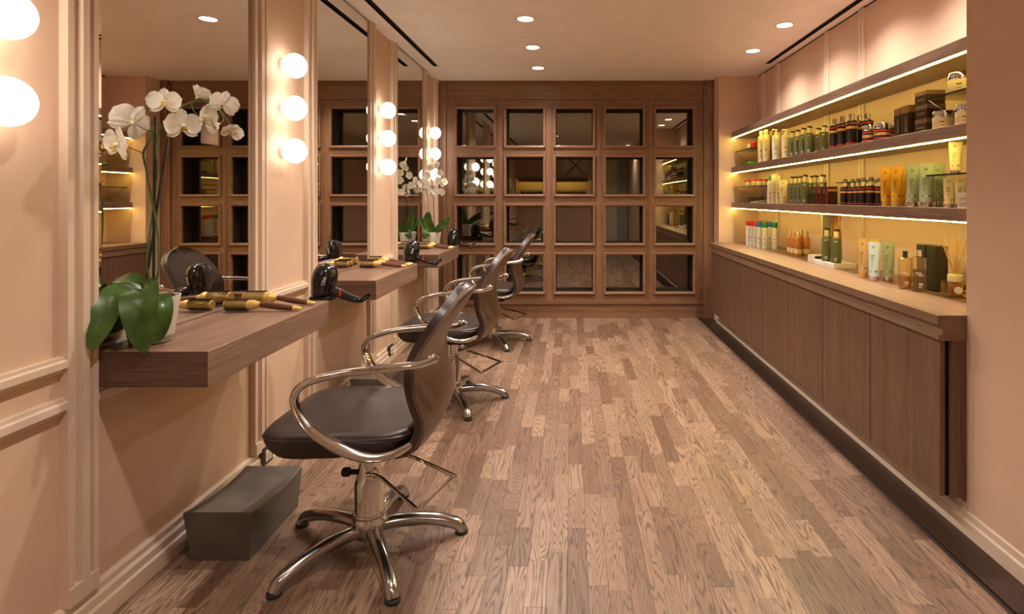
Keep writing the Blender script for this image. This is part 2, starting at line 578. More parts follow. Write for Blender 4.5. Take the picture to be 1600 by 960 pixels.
for nm, x0, ye, lab in [('slot_diffuser', -1.285, 5.12, 'long black slot air diffuser in the ceiling along the mirror wall'),
                        ('slot_diffuser', 1.765, 5.02, 'long black slot air diffuser in the ceiling above the product shelves')]:
    t = thing(nm, lab, 'air diffuser', (x0, 0, CEIL), 0, 'ceiling slot diffusers')
    MB().box(0, .045, YF, ye, .03, .10).build('duct', M['black'], t)
    MB().box(.0, .002, YF, ye, -.001, .03).box(.043, .045, YF, ye, -.001, .03).box(0.002, .043, ye - .004, ye, -.001, .03).build('frame', M['darkbrown'], t)
    MB().box(.0205, .0245, YF, ye - .004, .004, .028).build('fin', M['darkbrown'], t)

wl = struct(MB().box(-1.62, XL, YF, 6.1, -.1, CEIL + .1).build('wall_left', M['paint']))
# wall on the shelf side: near pier, recess back and far return
struct(MB().box(XR, 2.1, YF, YN0, -.1, CEIL + .1).build('wall_right', M['paint']))
struct(MB().box(XN, 2.1, YN0, YN1, -.1, CEIL - .012).build('wall_recess', M['paint']))
struct(MB().box(1.48, 2.1, YN1, 6.1, -.1, CEIL + .1).build('wall_return', M['paint']))
struct(MB().box(XN + .004, 2.1, YN0, YN1, CEIL - .012, CEIL + .01).build('trim_shadow_gap', M['black']))
wf = struct(MB().box(-1.62, 2.1, YF - .1, YF, -.1, CEIL + .1).build('wall_front', M['paint']))
# what the glass reflects from behind the camera: lit display, lattice panel, pale wall and curtain
MB().box(.62, 1.2, YF, YF + .02, 0, CEIL).build('pale_panel', M['grey_wall'], wf)
for i in range(4):
    MB().lathe([(.035, .02), (.04, 1.2), (.035, CEIL)], 10, (1.25 + i * .06, YF + .06, 0)).build('curtain_fold', M['curtain'], wf, True)
MB().box(-1.36, .42, YF, YF + .25, 1.72, 1.76).build('display_shelf', M['oak_x'], wf)
MB().box(-1.36, .42, YF, YF + .25, 1.22, 1.26).build('display_shelf', M['oak_x'], wf)
MB().box(-1.34, .40, YF + .19, YF + .205, 1.708, 1.719).build('display_light', M['led'], wf)
MB().box(-1.36, .42, YF + .225, YF + .25, 1.67, 1.72).build('display_lip', M['oak_x'], wf)
b = MB()
for i in range(34):
    b.lathe([(.02, 1.26), (.02, 1.42), (.008, 1.43), (.008, 1.47)], 8, (-1.3 + i * .05, YF + .12, 0))
o = b.build('display_bottles', M['blackglass'], wf)
o['kind'] = 'stuff'
b = MB().box(-.2, .4, YF, YF + .03, 1.80, 2.42)
b.build('lattice_panel', M['grey_wall'], wf)
for s in (1, -1):
    MB().tube([(.1 - .29 * s, YF + .035, 1.82), (.1 + .29 * s, YF + .035, 2.40)], .012, 4).build('lattice_bar', M['darkbrown'], wf)

# fluted pilaster trims, rails and base on the mirror wall
PITCH = 1.39
BAY = [1.614 + PITCH * i for i in range(-1, 3)]      # near edge of each mirror bay
BAYW = 0.806
tn = 0


def fluted(name, y0, w, x=XL, z0=.115, z1=CEIL, d=0.032, sgn=1):
    s = [0, .20, .23, .40, .43, .66, .69, .82, .85, 1.0]
    lo = d * .45
    dep = [d * .8, d * .8, lo, lo, d, d, lo, lo, d * .9, d * .9]
    poly = [(x, y0)] + [(x + sgn * h, y0 + w * t) for t, h in zip(s, dep)] + [(x, y0 + w)]
    m = MB().prism(poly, 'Z', z0 + .05, z1)
    m.box(min(x, x + sgn * d), max(x, x + sgn * d), y0, y0 + w, z0, z0 + .05)
    return struct(m.build(name, M['trim_paint']))


def rail_profile(x, z, h, d, sgn=1):
    return [(x, z), (x + sgn * d * .45, z), (x + sgn * d * .55, z + h * .25), (x + sgn * d, z + h * .32), (x + sgn * d, z + h * .72),
            (x + sgn * d * .7, z + h * .8), (x + sgn * d * .7, z + h), (x, z + h)]


piers = [(-2.6, -0.58), (BAY[0] + BAYW, BAY[1]), (BAY[1] + BAYW, BAY[2]), (BAY[2] + BAYW, BAY[3]), (BAY[3] + BAYW, YB)]
for i, (y0, y1) in enumerate(piers):
    tw = .095
    if i == 4:
        fluted('trim_1%d' % i, y0, tw)
        fluted('trim_2%d' % i, y1 - .11, .10)
    else:
        if i:
            fluted('trim_1%d' % i, y0, tw)
        fluted('trim_2%d' % i, y1 - tw, tw)
    a0, a1 = (y0 + tw if i else y0), y1 - (tw if i < 4 else .11)
    for z, h, k in [(.768, .046, 3), (.652, .048, 4)]:
        struct(MB().prism(rail_profile(XL, z, h, .026), 'Y', a0, a1).build('trim_%d%d' % (k, i), M['trim_paint']))
for i, y0 in enumerate(BAY):
    struct(MB().prism(rail_profile(XL, .645, .045, .022), 'Y', y0, y0 + BAYW).build('trim_5%d' % i, M['trim_paint']))


def base_profile(x, sgn, d=.034):
    return [(x, 0), (x + sgn * d, 0), (x + sgn * d, .052), (x + sgn * d * .78, .058), (x + sgn * d * .78, .082), (x + sgn * d * .5, .09),
            (x + sgn * d * .5, .108), (x + sgn * d * .2, .115), (x, .115)]


struct(MB().prism(base_profile(XL, 1), 'Y', YF, YB).build('baseboard_left', M['trim_paint']))
struct(MB().prism(base_profile(XR + .02, -1), 'Y', YF, 5.56).build('baseboard_right', M['trim_paint']))

# strips on the recess wall
for i, y in enumerate([5.38, 4.995, 4.03, 3.545, 2.57]):
    struct(MB().prism([(XN, y - .035), (XN - .012, y - .033), (XN - .012, y - .006), (XN - .005, y - .004), (XN - .005, y + .004),
                       (XN - .012, y + .006), (XN - .012, y + .033), (XN, y + .035)], 'Z', .9, CEIL - .012).build('trim_6%d' % i, M['trim_paint']))

# ------------------------------------------------------------------ oak partition with twenty glazed openings
XC = [-1.005, -.4885, .030, .553, 1.074]
ZC = [1.992, 1.484, .974, .466]
HO = 0.197            # half of an opening
OW = 0.217            # half of its moulding
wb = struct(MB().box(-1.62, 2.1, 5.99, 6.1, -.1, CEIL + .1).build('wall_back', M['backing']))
TH = .14
zt, zb = 2.286, .165
edges = [-1.385] + [e for x in XC for e in (x - HO, x + HO)] + [1.50]
for i in range(6):
    MB().box(edges[2 * i], edges[2 * i + 1], YB, YB + TH, zb, zt).build('stile', M['wall_oak_z'], wb)
zedges = [zt] + [e for z in ZC for e in (z + HO, z - HO)] + [zb]
for x in XC:
    for j in range(5):
        MB().box(x - HO, x + HO, YB + .0005, YB + TH, zedges[2 * j + 1], zedges[2 * j]).build('rail', M['wall_oak_x'], wb)
MB().box(-1.385, 1.50, YB - .002, YB + TH, zt, CEIL).build('header_board', M['wall_oak_x'], wb)
MB().box(-1.385, 1.50, YB - .004, YB + TH, 0, zb).build('plinth_board', M['wall_oak_x'], wb)
MB().box(-1.33, 1.404, YB - .022, YB, 2.284, 2.306).build('bead', M['wall_oak_x'], wb)
MB().box(-1.33, 1.404, YB - .024, YB, .147, .184).build('bead', M['wall_oak_x'], wb)
MB().box(-1.333, -1.307, YB - .026, YB, .184, 2.43).build('bead', M['wall_oak_z'], wb)
MB().box(1.377, 1.404, YB - .026, YB, 0, 2.43).build('bead', M['wall_oak_z'], wb)
MB().box(-1.30, 1.375, YB - .010, YB, 2.306, 2.445).build('header_panel', M['wall_oak_x'], wb)
MB().box(1.404, 1.47, YB - .03, YB, 0, CEIL).build('end_post', M['wall_oak_z'], wb)


def ring_xz(hw_in, hw_out, ydepths):
    """mitred square moulding about the origin: list of (half width, y)"""
    prof = ydepths
    rows = []
    for hw, y in prof:
        rows.append([(-hw, y, -hw), (hw, y, -hw), (hw, y, hw), (-hw, y, hw)])
    rows.append(rows[0])
    return MB().grid(rows, closed_u=True)


frame_me = ring_xz(0, 0, [(OW, 0.0), (OW, -.020), (OW - .003, -.026), (OW - .012, -.026), (OW - .014, -.021), (HO - .002, -.018), (HO - .005, -.012), (HO - .005, .012), (HO, .012), (HO, 0)]).mesh('frame', M['frame_oak'])
pane_me = MB().add([(-HO, 0, -HO), (HO, 0, -HO), (HO, 0, HO), (-HO, 0, HO)], [(0, 1, 2, 3)]).mesh('pane', M['pane'])
stop_me = ring_xz(0, 0, [(HO, 0.0), (HO - .009, 0), (HO - .009, .01), (HO, .01)]).mesh('glazing_bead', M['lining'])
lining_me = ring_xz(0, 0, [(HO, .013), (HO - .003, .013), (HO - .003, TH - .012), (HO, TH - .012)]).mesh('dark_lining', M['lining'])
k = 0
for z in ZC:
    for x in XC:
        k += 1
        w = struct(link('window_%d' % k, frame_me, None, (x, YB, z)))
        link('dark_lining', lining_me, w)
        link('glazing_bead', stop_me, w, (0, TH - .012, 0))
        link('pane', pane_me, w, (0, TH - .002 + .0, 0))
        link('rear_pane', pane_me, w, (0, TH + .035, 0))

# ------------------------------------------------------------------ recessed ceiling lamps
ring_me = MB().grid([[(r * math.cos(a), r * math.sin(a), z) for a in [2 * PI * i / 28 for i in range(28)]]
                     for r, z in [(.064, 0), (.064, -.003), (.055, -.005), (.053, 0)]], closed_u=True).mesh('trim_ring', M['trim_paint'], True)
lens_me = MB().lathe([(.054, 0), (.054, -.002), (.03, -.003)], 28).mesh('lens', M['down'])
spot_data = bpy.data.lights.new('downlight_lamp', 'SPOT')
spot_data.energy = SPOT_W
spot_data.color = SPOT_COL
spot_data.spot_size = math.radians(135)
spot_data.spot_blend = 1.0
spot_data.shadow_soft_size = 0.045
wash_data = spot_data.copy()
wash_data.energy = SPOT_W * .66
lamps = [(-.315, 5.185 - .71 * i) for i in range(5)] + [(-.315, .93), (-.315, -1.0)] + [(1.51, 4.58), (1.51, 3.90), (1.51, 3.22), (1.51, 2.54), (1.30, -1.0)]  # unseen lamp just ahead of the camera is added to brighten the near walls
names = {(-.315, 0): 'round ceiling lamp nearest the oak partition, in the row before the chairs', (-.315, 1): 'second round ceiling lamp from the oak partition, in the row before the chairs',
         (-.315, 2): 'third round ceiling lamp from the oak partition, in the row before the chairs',
         (1.51, 0): 'round ceiling lamp in front of the shelf recess, nearer the oak partition', (1.51, 1): 'round ceiling lamp in front of the shelf recess, nearer the camera'}
for i, (x, y) in enumerate(lamps):
    kk = i if i < 7 else i - 7
    lab = names.get((x, kk)) or ('%s round ceiling lamp from the oak partition, row before the chairs, overhead' % ORD[kk] if i < 7 else '%s round ceiling lamp from the oak partition, shelf side, overhead' % ORD[kk])
    t = thing('downlight', lab, 'ceiling lamp', (x, y, CEIL), 0, 'recessed ceiling lamps')
    link('trim_ring', ring_me, t)
    link('lens', lens_me, t)
    link('downlight_lamp', spot_data if x < 1.4 else wash_data, t, (0, 0, -.012))

# ------------------------------------------------------------------ mirrors, floating shelves, globe lamps
which = ['nearest the camera', 'in the middle of the row', 'nearest the oak partition']
for i, y0 in enumerate(BAY):
    ya, yb = y0 + .012, y0 + BAYW - .024
    z0, z1 = .802, CEIL - .01
    lab = 'tall frameless wall mirror ' + (['beside the camera, out of the photo', 'behind the shelf with the large orchid', 'above the middle floating shelf', 'above the last floating shelf, by the small orchid'][i])
    t = thing('wall_mirror', lab, 'mirror', (XL, ya, z0), 0, 'mirrors along the peach wall')
    L, H, b_ = yb - ya, z1 - z0, .013
    f = MB().add([(.015, b_, b_), (.015, L - b_, b_), (.015, L - b_, H - b_), (.015, b_, H - b_)], [(0, 1, 2, 3)])
    f.build('mirror_face', M['mirror'], t)
    o4 = [(.011, 0, 0), (.011, L, 0), (.011, L, H), (.011, 0, H)]
    i4 = [(.015, b_, b_), (.015, L - b_, b_), (.015, L - b_, H - b_), (.015, b_, H - b_)]
    MB().add(o4 + i4, [(0, 1, 5, 4), (1, 2, 6, 5), (2, 3, 7, 6), (3, 0, 4, 7)]).build('slanted_edge', M['mirror'], t)
    MB().box(.0, .010, 0, L, 0, H).build('backing_board', M['black'], t)
    if i == 0:
        continue
    tag(end_faces(MB().box(XL + .003, -1.067, y0, y0 + BAYW, .695, .80, bev=.0012).build('floating_shelf', M['oak_y']), M['oak_x']),
        'thick dark oak floating shelf ' + ['', 'carrying the large orchid and two brushes', 'with three brushes, no plant on it', 'carrying the small orchid'][i], 'shelf', 'floating shelves under the mirrors')

globe_prof = []
for q in range(13):
    a = -PI / 2 + PI * q / 12
    globe_prof.append((max(.0005, .0595 * math.cos(a)), .055 + .053 * math.sin(a)))
RX = Matrix.Rotation(PI / 2, 3, 'Y')
globe_me = MB().lathe(globe_prof, 28, mat=RX).mesh('globe', M['globe'], True)
gbase_me = MB().lathe([(.036, -.012), (.036, .006), (.03, .01)], 20, mat=RX).mesh('lamp_base', M['white'], True)
pn = ['beside the camera, before the large orchid', 'between the first and second mirrors', 'between the second and third mirrors', 'between the last mirror and the oak partition']
for i in range(4):
    yc = [1.313, 2.685, 4.05, 5.45][i]
    for j, z in enumerate([1.897, 1.690, 1.481]):
        t = thing('globe_lamp', '%s white globe lamp on the pier %s' % (['top', 'middle', 'lowest'][j], pn[i]), 'wall lamp', (XL + .012, yc, z), 0, 'globe lamps on the mirror wall')
        link('globe', globe_me, t)
        link('lamp_base', gbase_me, t)

# sockets in the skirting
for y, lab in [(2.50, 'socket outlet low on the wall behind the nearest chair'), (4.21, 'socket outlet low on the wall beyond the middle chair')]:
    t = thing('wall_socket', lab, 'socket', (XL + .032, y, .087), 0, 'sockets in the baseboard')
    MB().box(-.012, .006, -.04, .04, -.04, .04, bev=.002).build('frame', M['darkbrown'], t)
    MB().box(.006, .010, -.024, .024, -.026, .026, bev=.002).build('faceplate', M['white'], t)
    MB().lathe([(.014, 0), (.014, .003)], 16, (.0095, 0, 0), RX).build('socket_well', M['mauve'], t)

# ------------------------------------------------------------------ product wall: shelves, worktop, cabinets
SX0 = 1.607
for nm, z, lab in [('top', 1.854, 'empty topmost dark oak shelf over the product wall'), ('mid', 1.503, 'middle dark oak product shelf with the black boxes and jars'),
                   ('low', 1.153, 'lowest dark oak product shelf with orange and sage tubes')]:
    t = thing('wall_shelf', lab, 'shelf', (SX0, YN0 + .002, z), 0, 'long lit product shelves')
    L = YN1 - YN0 - .004
    MB().box(0, XN - SX0 - .001, 0, L, 0.0, .056, bev=.001).build('board', M['oak_y'], t)
    MB().box(.008, .017, .004, L - .004, -.005, 0).build('light_strip', M['led'], t)
ZT, ZM, ZL = 1.854 + .056, 1.503 + .056, 1.153 + .056
ZW = .8125
YE = 5.46
tag(MB().prism([(1.365, ZW), (1.365, ZW - .034), (1.374, ZW - .036), (1.384, ZW - .042), (1.384, ZW - .07), (1.368, ZW - .073), (1.368, ZW - .090),
                (1.380, ZW - .095), (XN - .001, ZW - .095), (XN - .001, ZW)], 'Y', YN0 - .004, YE).build('worktop', M['oak_y']),
    'long dark oak worktop with moulded edge under the product shelves', 'worktop')
# the part of the worktop end in front of the near wall is cut back to the wall face
cz0, cz1 = .13, ZW - .0955
joints = [YN0 + .012 + .4835 * i for i in range(8)]
joints[-1] = YE
for nm, a, b_, lab in [(0, 0, 4, 'dark oak base cabinet nearer the camera, four plain doors'), (1, 4, 7, 'dark oak base cabinet next to the oak partition, three plain doors')]:
    t = thing('base_cabinet', lab, 'cabinet', (1.384, joints[a], cz0), 0, 'base cabinets under the worktop')
    Lc = joints[b_] - joints[a]
    MB().box(.024, XN - 1.384 - .002, .002 if a else .004, Lc - .002, 0, cz1 - cz0).build('body', M['black'], t)
    for j in range(a, b_):
        MB().box(0, .02, joints[j] - joints[a] + (.003 if j else .0), joints[j + 1] - joints[a] - .003, 0, cz1 - cz0 - .0, bev=.001).build('door', M['oak_z'], t)
    if a == 0:
        MB().box(.034, .089, -.014, .002, 0, cz1 - cz0).build('end_panel', M['oak_z'], t)

# ------------------------------------------------------------------ salon chairs
def make_chair(label, loc, rz):
    t = thing('salon_chair', label, 'chair', loc, rz, 'salon chairs before the mirrors')
    # five-star base
    MB().lathe([(.03, .03), (.052, .045), (.056, .07), (.05, .092)], 24).build('hub', M['satin'], t, True)
    for q in range(5):
        a = math.radians([-130, -58, 14, 86, 158][q])
        d = Vector((math.cos(a), math.sin(a), 0))
        pts, rr, fl = [], [], []
        for r, z, w, h in [(.03, .070, .024, 1.0), (.09, .077, .021, 1.0), (.16, .075, .019, 1.0), (.23, .064, .018, 1.05), (.285, .047, .018, 1.15), (.312, .033, .019, 1.2), (.325, .012, .019, 1.15)]:
            pts.append(d * r + Vector((0, 0, z)))
            rr.append(w)
            fl.append(h)
        lg = MB().tube(smooth_path(pts, 3), [x for x in [rr[0]] * 2 + [.0235] * 5 + [.022] * 5 + [.0215] * 7][:19], 12, flat=1.05).build('leg', M['satin'], t, True)
        MB().lathe([(.021, 0), (.024, .002), (.024, .011), (.020, .014)], 16, tuple(d * .325)).build('glide', M['rubber'], lg, True)
    # gas column and its bell cover
    MB().lathe([(.060, .086), (.062, .094), (.056, .11), (.0525, .12), (.0525, .235), (.040, .275), (.036, .30), (.036, .375)], 28).build('column', M['chrome'], t, True)
    MB().lathe([(.057, .118), (.0585, .121), (.0585, .127), (.057, .13)], 28).build('collar', M['chrome'], t, True)
    MB().box(-.12, .12, -.10, .10, .372, .398, bev=.006).build('seat_plate', M['rubber'], t)
    # pump bar
    p = [(.0, -.04, .275), (.06, -.06, .275), (.215, -.19, .245), (.235, -.185, .244), (.295, .0, .245), (.29, .02, .246), (.06, .14, .27), (.0, .06, .275)]
    MB().tube(smooth_path(p, 3), .0066, 8).build('pump_bar', M['chrome'], t, True)
    MB().lathe([(.009, 0), (.009, .05), (.016, .052), (.016, .075), (.009, .08)], 12, (-.02, 0, .265), Matrix.Rotation(-PI / 2, 3, 'Y')).build('pump_knob', M['rubber'], t, True)
    # seat cushion
    n = 40
    out = []
    for q in range(n):
        a = 2 * PI * q / n
        ca, sa = math.cos(a), math.sin(a)
        e = 0.42
        x = math.copysign(abs(ca) ** e, ca) * .258 - .035
        yw = .238 - .012 * (x + .022) / .245
        out.append((x, math.copysign(abs(sa) ** e, sa) * yw))
    rows = []
    for s, z, dx in [(.05, -.098, .0), (.45, -.097, .0), (.75, -.092, .0), (.90, -.078, .0), (.975, -.050, 0), (1.0, -.022, 0), (1.0, -.008, 0), (.985, 0, 0), (.97, .003, 0), (.86, .004, 0), (.6, -.004, 0), (.3, -.008, 0), (.02, -.009, 0)]:
        lift = lambda x: (.035 * max(0, (x + .05) / .27) if z < -.03 else 0)      # thinner towards the back
        rows.append([(x * s + dx, y * s, .492 + z + lift(x) - (0.035 * max(0, -x * s - .17) if z > -.03 else 0)) for x, y in out])
    m = MB()
    m.grid(rows, closed_u=True)
    m.f += [tuple(range(n - 1, -1, -1)), tuple((len(rows) - 1) * n + k for k in range(n))]
    m.m += [0, 0]
    st = m.build('seat', M['leather'], t, True)
    MB().tube([(x * 1.0, y * 1.0, .481 - 0.035 * max(0, -x - .17)) for x, y in out], .0035, 6, True).build('piping', M['leather'], st, True)
    # curved back: leather pad in front, veneered shell behind
    prof = smooth_path([(.155, 0, .428), (.220, 0, .462), (.243, 0, .515), (.224, 0, .58), (.211, 0, .65), (.214, 0, .72), (.247, 0, .79), (.297, 0, .863), (.332, 0, .918), (.350, 0, .950)], 8)
    prof = [prof[round((1 - (1 - i / 26) ** 1.7) * (len(prof) - 1))] for i in range(27)]
    prof = [p for i, p in enumerate(prof) if i == 0 or (p - prof[i - 1]).length > 1e-6]
    arc = [0.0]
    for a, b in zip(prof, prof[1:]):
        arc.append(arc[-1] + (b - a).length)
    def surf(off, grow):
        rows = []
        N = len(prof)
        for i, p in enumerate(prof):
            a = prof[max(0, i - 1)]
            c_ = prof[min(N - 1, i + 1)]
            tg = (c_ - a).normalized()
            nr = Vector((tg.z, 0, -tg.x))            # points to the rear (+x)
            f = arc[i] / arc[-1]
            hw = .205 + .034 * math.sin(min(1, f * 1.3) * PI / 2)
            hw *= 1 - .24 * max(0, (f - .42) / .58) ** 1.25
            if f > .80:
                q = (f - .80) / .20
                hw *= max(.12, math.sqrt(max(0, 1 - q ** 2.3)))
            if f < .1:
                hw *= .86 + 1.4 * f
            hw += grow
            row = []
            for k in range(13):
                v = -1 + 2 * k / 12
                bow = -.020 * v * v                   # the edges come forward round the sitter
                pp = p + nr * off + Vector((bow, v * hw, 0))
                row.append(pp)
            rows.append(row)
        return rows
    def slab(o0, o1, g0, g1):
        A, B = surf(o0, g0), surf(o1, g1)
        nu, nv = len(A), 13
        m = MB().grid(A)
        base = len(m.v)
        m.grid(B)
        rim = [(0, k) for k in range(nv)] + [(i, nv - 1) for i in range(1, nu)] + [(nu - 1, k) for k in range(nv - 2, -1, -1)] + [(i, 0) for i in range(nu - 2, 0, -1)]
        for q in range(len(rim)):
            (a, b1), (c_, d_) = rim[q], rim[(q + 1) % len(rim)]
            m.f.append((a * nv + b1, c_ * nv + d_, base + c_ * nv + d_, base + a * nv + b1))
            m.m.append(0)
        return m
    bp = slab(0, .024, -.006, 0).build('back_pad', M['leather'], t, True)
    slab(.0245, .036, .003, .003).build('back_shell', M['shell'], t, True)
    # loop arms
    for s in (-1, 1):
        pts = [(.292, s * .238, .742), (.245, s * .256, .728), (.147, s * .275, .722), (.04, s * .283, .712), (-.045, s * .285, .696), (-.105, s * .285, .672), (-.128, s * .285, .632), (-.108, s * .284, .578),
               (-.055, s * .282, .518), (.03, s * .276, .466), (.10, s * .262, .442), (.16, s * .235, .440), (.205, s * .20, .452)]
        P = smooth_path(pts, 4)
        nP = len(P)
        fl = [1.15 + 1.5 * max(0, math.sin(PI * min(1, max(0, (i / nP - .45) / .5)))) for i in range(nP)]
        ar = MB().tube(P, .0125, 12, flat=fl, up=(0.001, s, 0) if False else None).build('armrest', M['chrome'], t, True)
        MB().box(.266, .306, s * .240 - .009, s * .240 + .009, .728, .757, bev=.0085).build('arm_clip', M['satin'], ar, True)
    return t


chair1 = make_chair('brown leather salon chair nearest the camera, below the large orchid shelf', (-.726, 1.98, 0), 0)
dup(chair1, (-.735, 3.39, 0), math.radians(-4), 'brown leather salon chair in the middle of the three')
dup(chair1, (-.69, 4.77, 0), math.radians(-2), 'brown leather salon chair nearest the oak partition')

# foot blocks
def foot_block(loc, label):
    m = MB()
    rows = []
    L, wt, wb_ = .36, .232, .20
    for i in range(9):
        f = i / 8
        y = L * f
        z = .174 - .016 * f - .066 * f * (1 - f)
        e = .006 if i in (0, 8) else 0
        rows.append([(-wb_ / 2 + .005, y + .012 - .024 * f, 0), (-wt / 2, y, z - .005), (-wt / 2 + .006, y, z), (wt / 2 - .005, y, z), (wt / 2, y, z - .004), (wb_ / 2 + .005, y + .012 - .024 * f, 0)])
    m.grid(rows, closed_u=True)
    m.f += [tuple(range(5, -1, -1)), tuple(8 * 6 + k for k in range(6))]
    m.m += [0, 0]
    return tag(m.build('foot_block', M['stool']), label, 'footrest', 'grey foot blocks by the wall'), loc


o, l = foot_block((-1.215, 1.885, 0), 'grey metal foot block on the floor in front of the nearest chair')
o.location = l
o2 = o.copy()
col.objects.link(o2)
o2.location = (-1.20, 3.27, 0)
o2['label'] = 'grey metal foot block on the floor in front of the middle chair'

# ------------------------------------------------------------------ hair brushes and dryers
def bristle_mesh(r, L):
    m = MB()
    rows, per = 20, 16
    for i in range(rows):
        for j in range(per):
            a = 2 * PI * (i + (j * .35)) / rows
            x = .008 + (L - .016) * j / (per - 1)
            d = Vector((0, math.cos(a), math.sin(a)))
            q = Vector((0, -math.sin(a), math.cos(a)))
            c_ = Vector((x, 0, 0)) + d * r * .98
            w = .0016
            m.add([c_ - q * w - Vector((w * 2.0, 0, 0)), c_ + q * w - Vector((0, 0, 0)), c_ + Vector((w * 2.0, 0, 0)) + q * w * .3, c_ + d * .0075], [(0, 1, 3), (1, 2, 3), (2, 0, 3), (0, 2, 1)])
    return m


RXX = Matrix.Rotation(PI / 2, 3, 'Y')


def make_brush(r, label, loc, rz):
    t = thing('round_hairbrush', label, 'hair brush', loc, rz, 'round brushes on the floating shelves')
    L = .098
    h = r + .0085
    br = MB().lathe([(r * .86, 0), (r, .004), (r, L), (r * .95, L + .002)], 22, (0, 0, h), RXX).build('barrel', M['gold'], t, True)
    bo = MB()
    bm_ = bristle_mesh(r, L)
    bo.add([(x, y, z + h) for x, y, z in bm_.v], bm_.f)
    bo.build('bristles', M['bristle'], br)['kind'] = 'stuff'
    MB().lathe([(r * 1.0, L), (r * 1.02, L + .012), (r * .9, L + .02), (.0125, L + .034), (.0115, L + .042)], 18, (0, 0, h), RXX).build('ferrule', M['gold'], t, True)
    drop = h - .0125
    pts = [(L + .04, 0, h), (L + .07, 0, h - drop * .2), (L + .11, 0, h - drop * .55), (L + .155, 0, h - drop * .9), (L + .172, 0, h - drop)]
    MB().tube(pts, [.0105, .0125, .0135, .0115, .0095], 12).build('handle', M['redwood'], t, True)
    MB().tube([(L + .170, 0, h - drop), (L + .192, 0, h - drop * 1.08), (L + .200, 0, h - drop * 1.1)], [.0105, .0085, .004], 12).build('end_cap', M['gold'], t, True)
    return t


b1 = make_brush(.0185, 'gold barrelled round brush nearer the camera on the large orchid shelf', (-1.376, 2.185, .80), math.radians(1.5))
b2 = make_brush(.0245, 'thicker gold barrelled round brush, further in on the large orchid shelf', (-1.372, 2.31, .80), math.radians(-1))
dup(b1, (-1.366, 3.55, .80), math.radians(2), 'gold barrelled round brush nearest the camera of the three on the middle floating shelf')
dup(b1, (-1.362, 3.615, .80), math.radians(4), 'gold barrelled round brush lying between two others on the middle floating shelf')
dup(b2, (-1.362, 3.70, .80), math.radians(-2), 'thicker round brush furthest in on the middle floating shelf')
dup(b1, (-1.360, 4.87, .80), math.radians(1), 'gold barrelled round brush in front of the small orchid')
dup(b2, (-1.360, 4.955, .80), math.radians(0), 'thicker round brush close against the small orchid pot')


def make_dryer(label, loc, rz):
    t = thing('hair_dryer', label, 'hair dryer', loc, rz, 'black hair dryers hung at the shelf ends')
    R = Matrix.Rotation(math.radians(10), 3, 'Y') @ Matrix.Rotation(math.radians(-6), 3, 'X')
    bd = MB().lathe([(.024, -.085), (.030, -.07), (.042, -.03), (.052, .01), (.056, .035), (.054, .065), (.046, .088), (.036, .102), (.02, .110), (.004, .112)], 28, (0, 0, 0), R).build('body', M['plastic'], t, True)
    MB().lathe([(.028, -.125), (.030, -.115), (.026, -.082)], 20, (0, 0, 0), R).build('nozzle', M['plastic'], t, True)
    g = MB()
    Rg = Matrix.Rotation(math.radians(70), 3, 'Y')
    g.lathe([(.034, 0), (.032, .006), (.010, .010)], 22, (.028, -.002, .052), Rg)
    g.build('grille', M['rubber'], bd, True)
    pts = smooth_path([(.03, -.004, -.005), (.075, -.02, -.018), (.125, -.033, -.036), (.168, -.042, -.046), (.19, -.045, -.048)], 4)
    hd = MB().tube(pts, [.018, .0195, .021, .022, .022, .022, .0215, .0195, .019, .018, .017, .016, .015, .014, .013, .012, .010][:len(pts)], 14).build('handle', M['plastic'], t, True)
    MB().box(.094, .104, -.052, -.046, -.030, -.004, bev=.002).build('switch', M['red'], hd)
    lp = [(.190 + .020 + .022 * math.cos(a), -.048, -.036 + .008 * math.sin(a) + .017 * math.cos(a)) for a in [2 * PI * k / 14 for k in range(14)]]
    MB().tube(lp, .0045, 8, True).build('hanging_loop', M['plastic'], hd, True)
    # holder ring fixed to the shelf end
    MB().grid([[(r * math.cos(a), r * math.sin(a), z) for a in [2 * PI * i / 20 for i in range(20)]] for r, z in [(.050, -.052), (.056, -.052), (.056, -.040), (.050, -.040), (.050, -.052)]], closed_u=True).build('holder_ring', M['rubber'], t, True)
    MB().box(-.014, .014, -.062, -.052, -.052, -.040).build('holder_arm', M['rubber'], t)
    # lettering on the shell
    cu = bpy.data.curves.new('lettering', 'FONT')
    cu.body = 'Diva'
    cu.size = .021
    cu.offset = .0007
    cu.extrude = .0003
    cu.align_x = 'CENTER'
    tx = bpy.data.objects.new('lettering', cu)
    col.objects.link(tx)
    dg = bpy.context.evaluated_depsgraph_get()
    me = bpy.data.meshes.new_from_object(tx.evaluated_get(dg))
    bpy.data.objects.remove(tx)
    me.materials.clear()
    me.materials.append(M['whiteprint'])
    for v in me.vertices:                      # wrap the word up the side of the shell
        s, hgt = v.co.y, v.co.x
        a = math.radians(-62) - s / .055
        r = .0556 if hgt > -.02 else .054
        rr = .0570 - max(0, abs(hgt - .0) - .0) ** 2 * 3.2
        p = R @ Vector((rr * math.cos(a), rr * math.sin(a), hgt + .036))
        v.co = p
    link('lettering', me, bd)
    return t


d1 = make_dryer('black hair dryer hung at the far end of the large orchid shelf', (-1.125, 2.487, .845), 0)
dup(d1, (-1.135, 2.487 + PITCH + .002, .845), 0, 'black hair dryer hung between the middle and last floating shelves')
dup(d1, (-1.145, 2.487 + 2 * PITCH, .845), 0, 'black hair dryer hung against the oak partition')

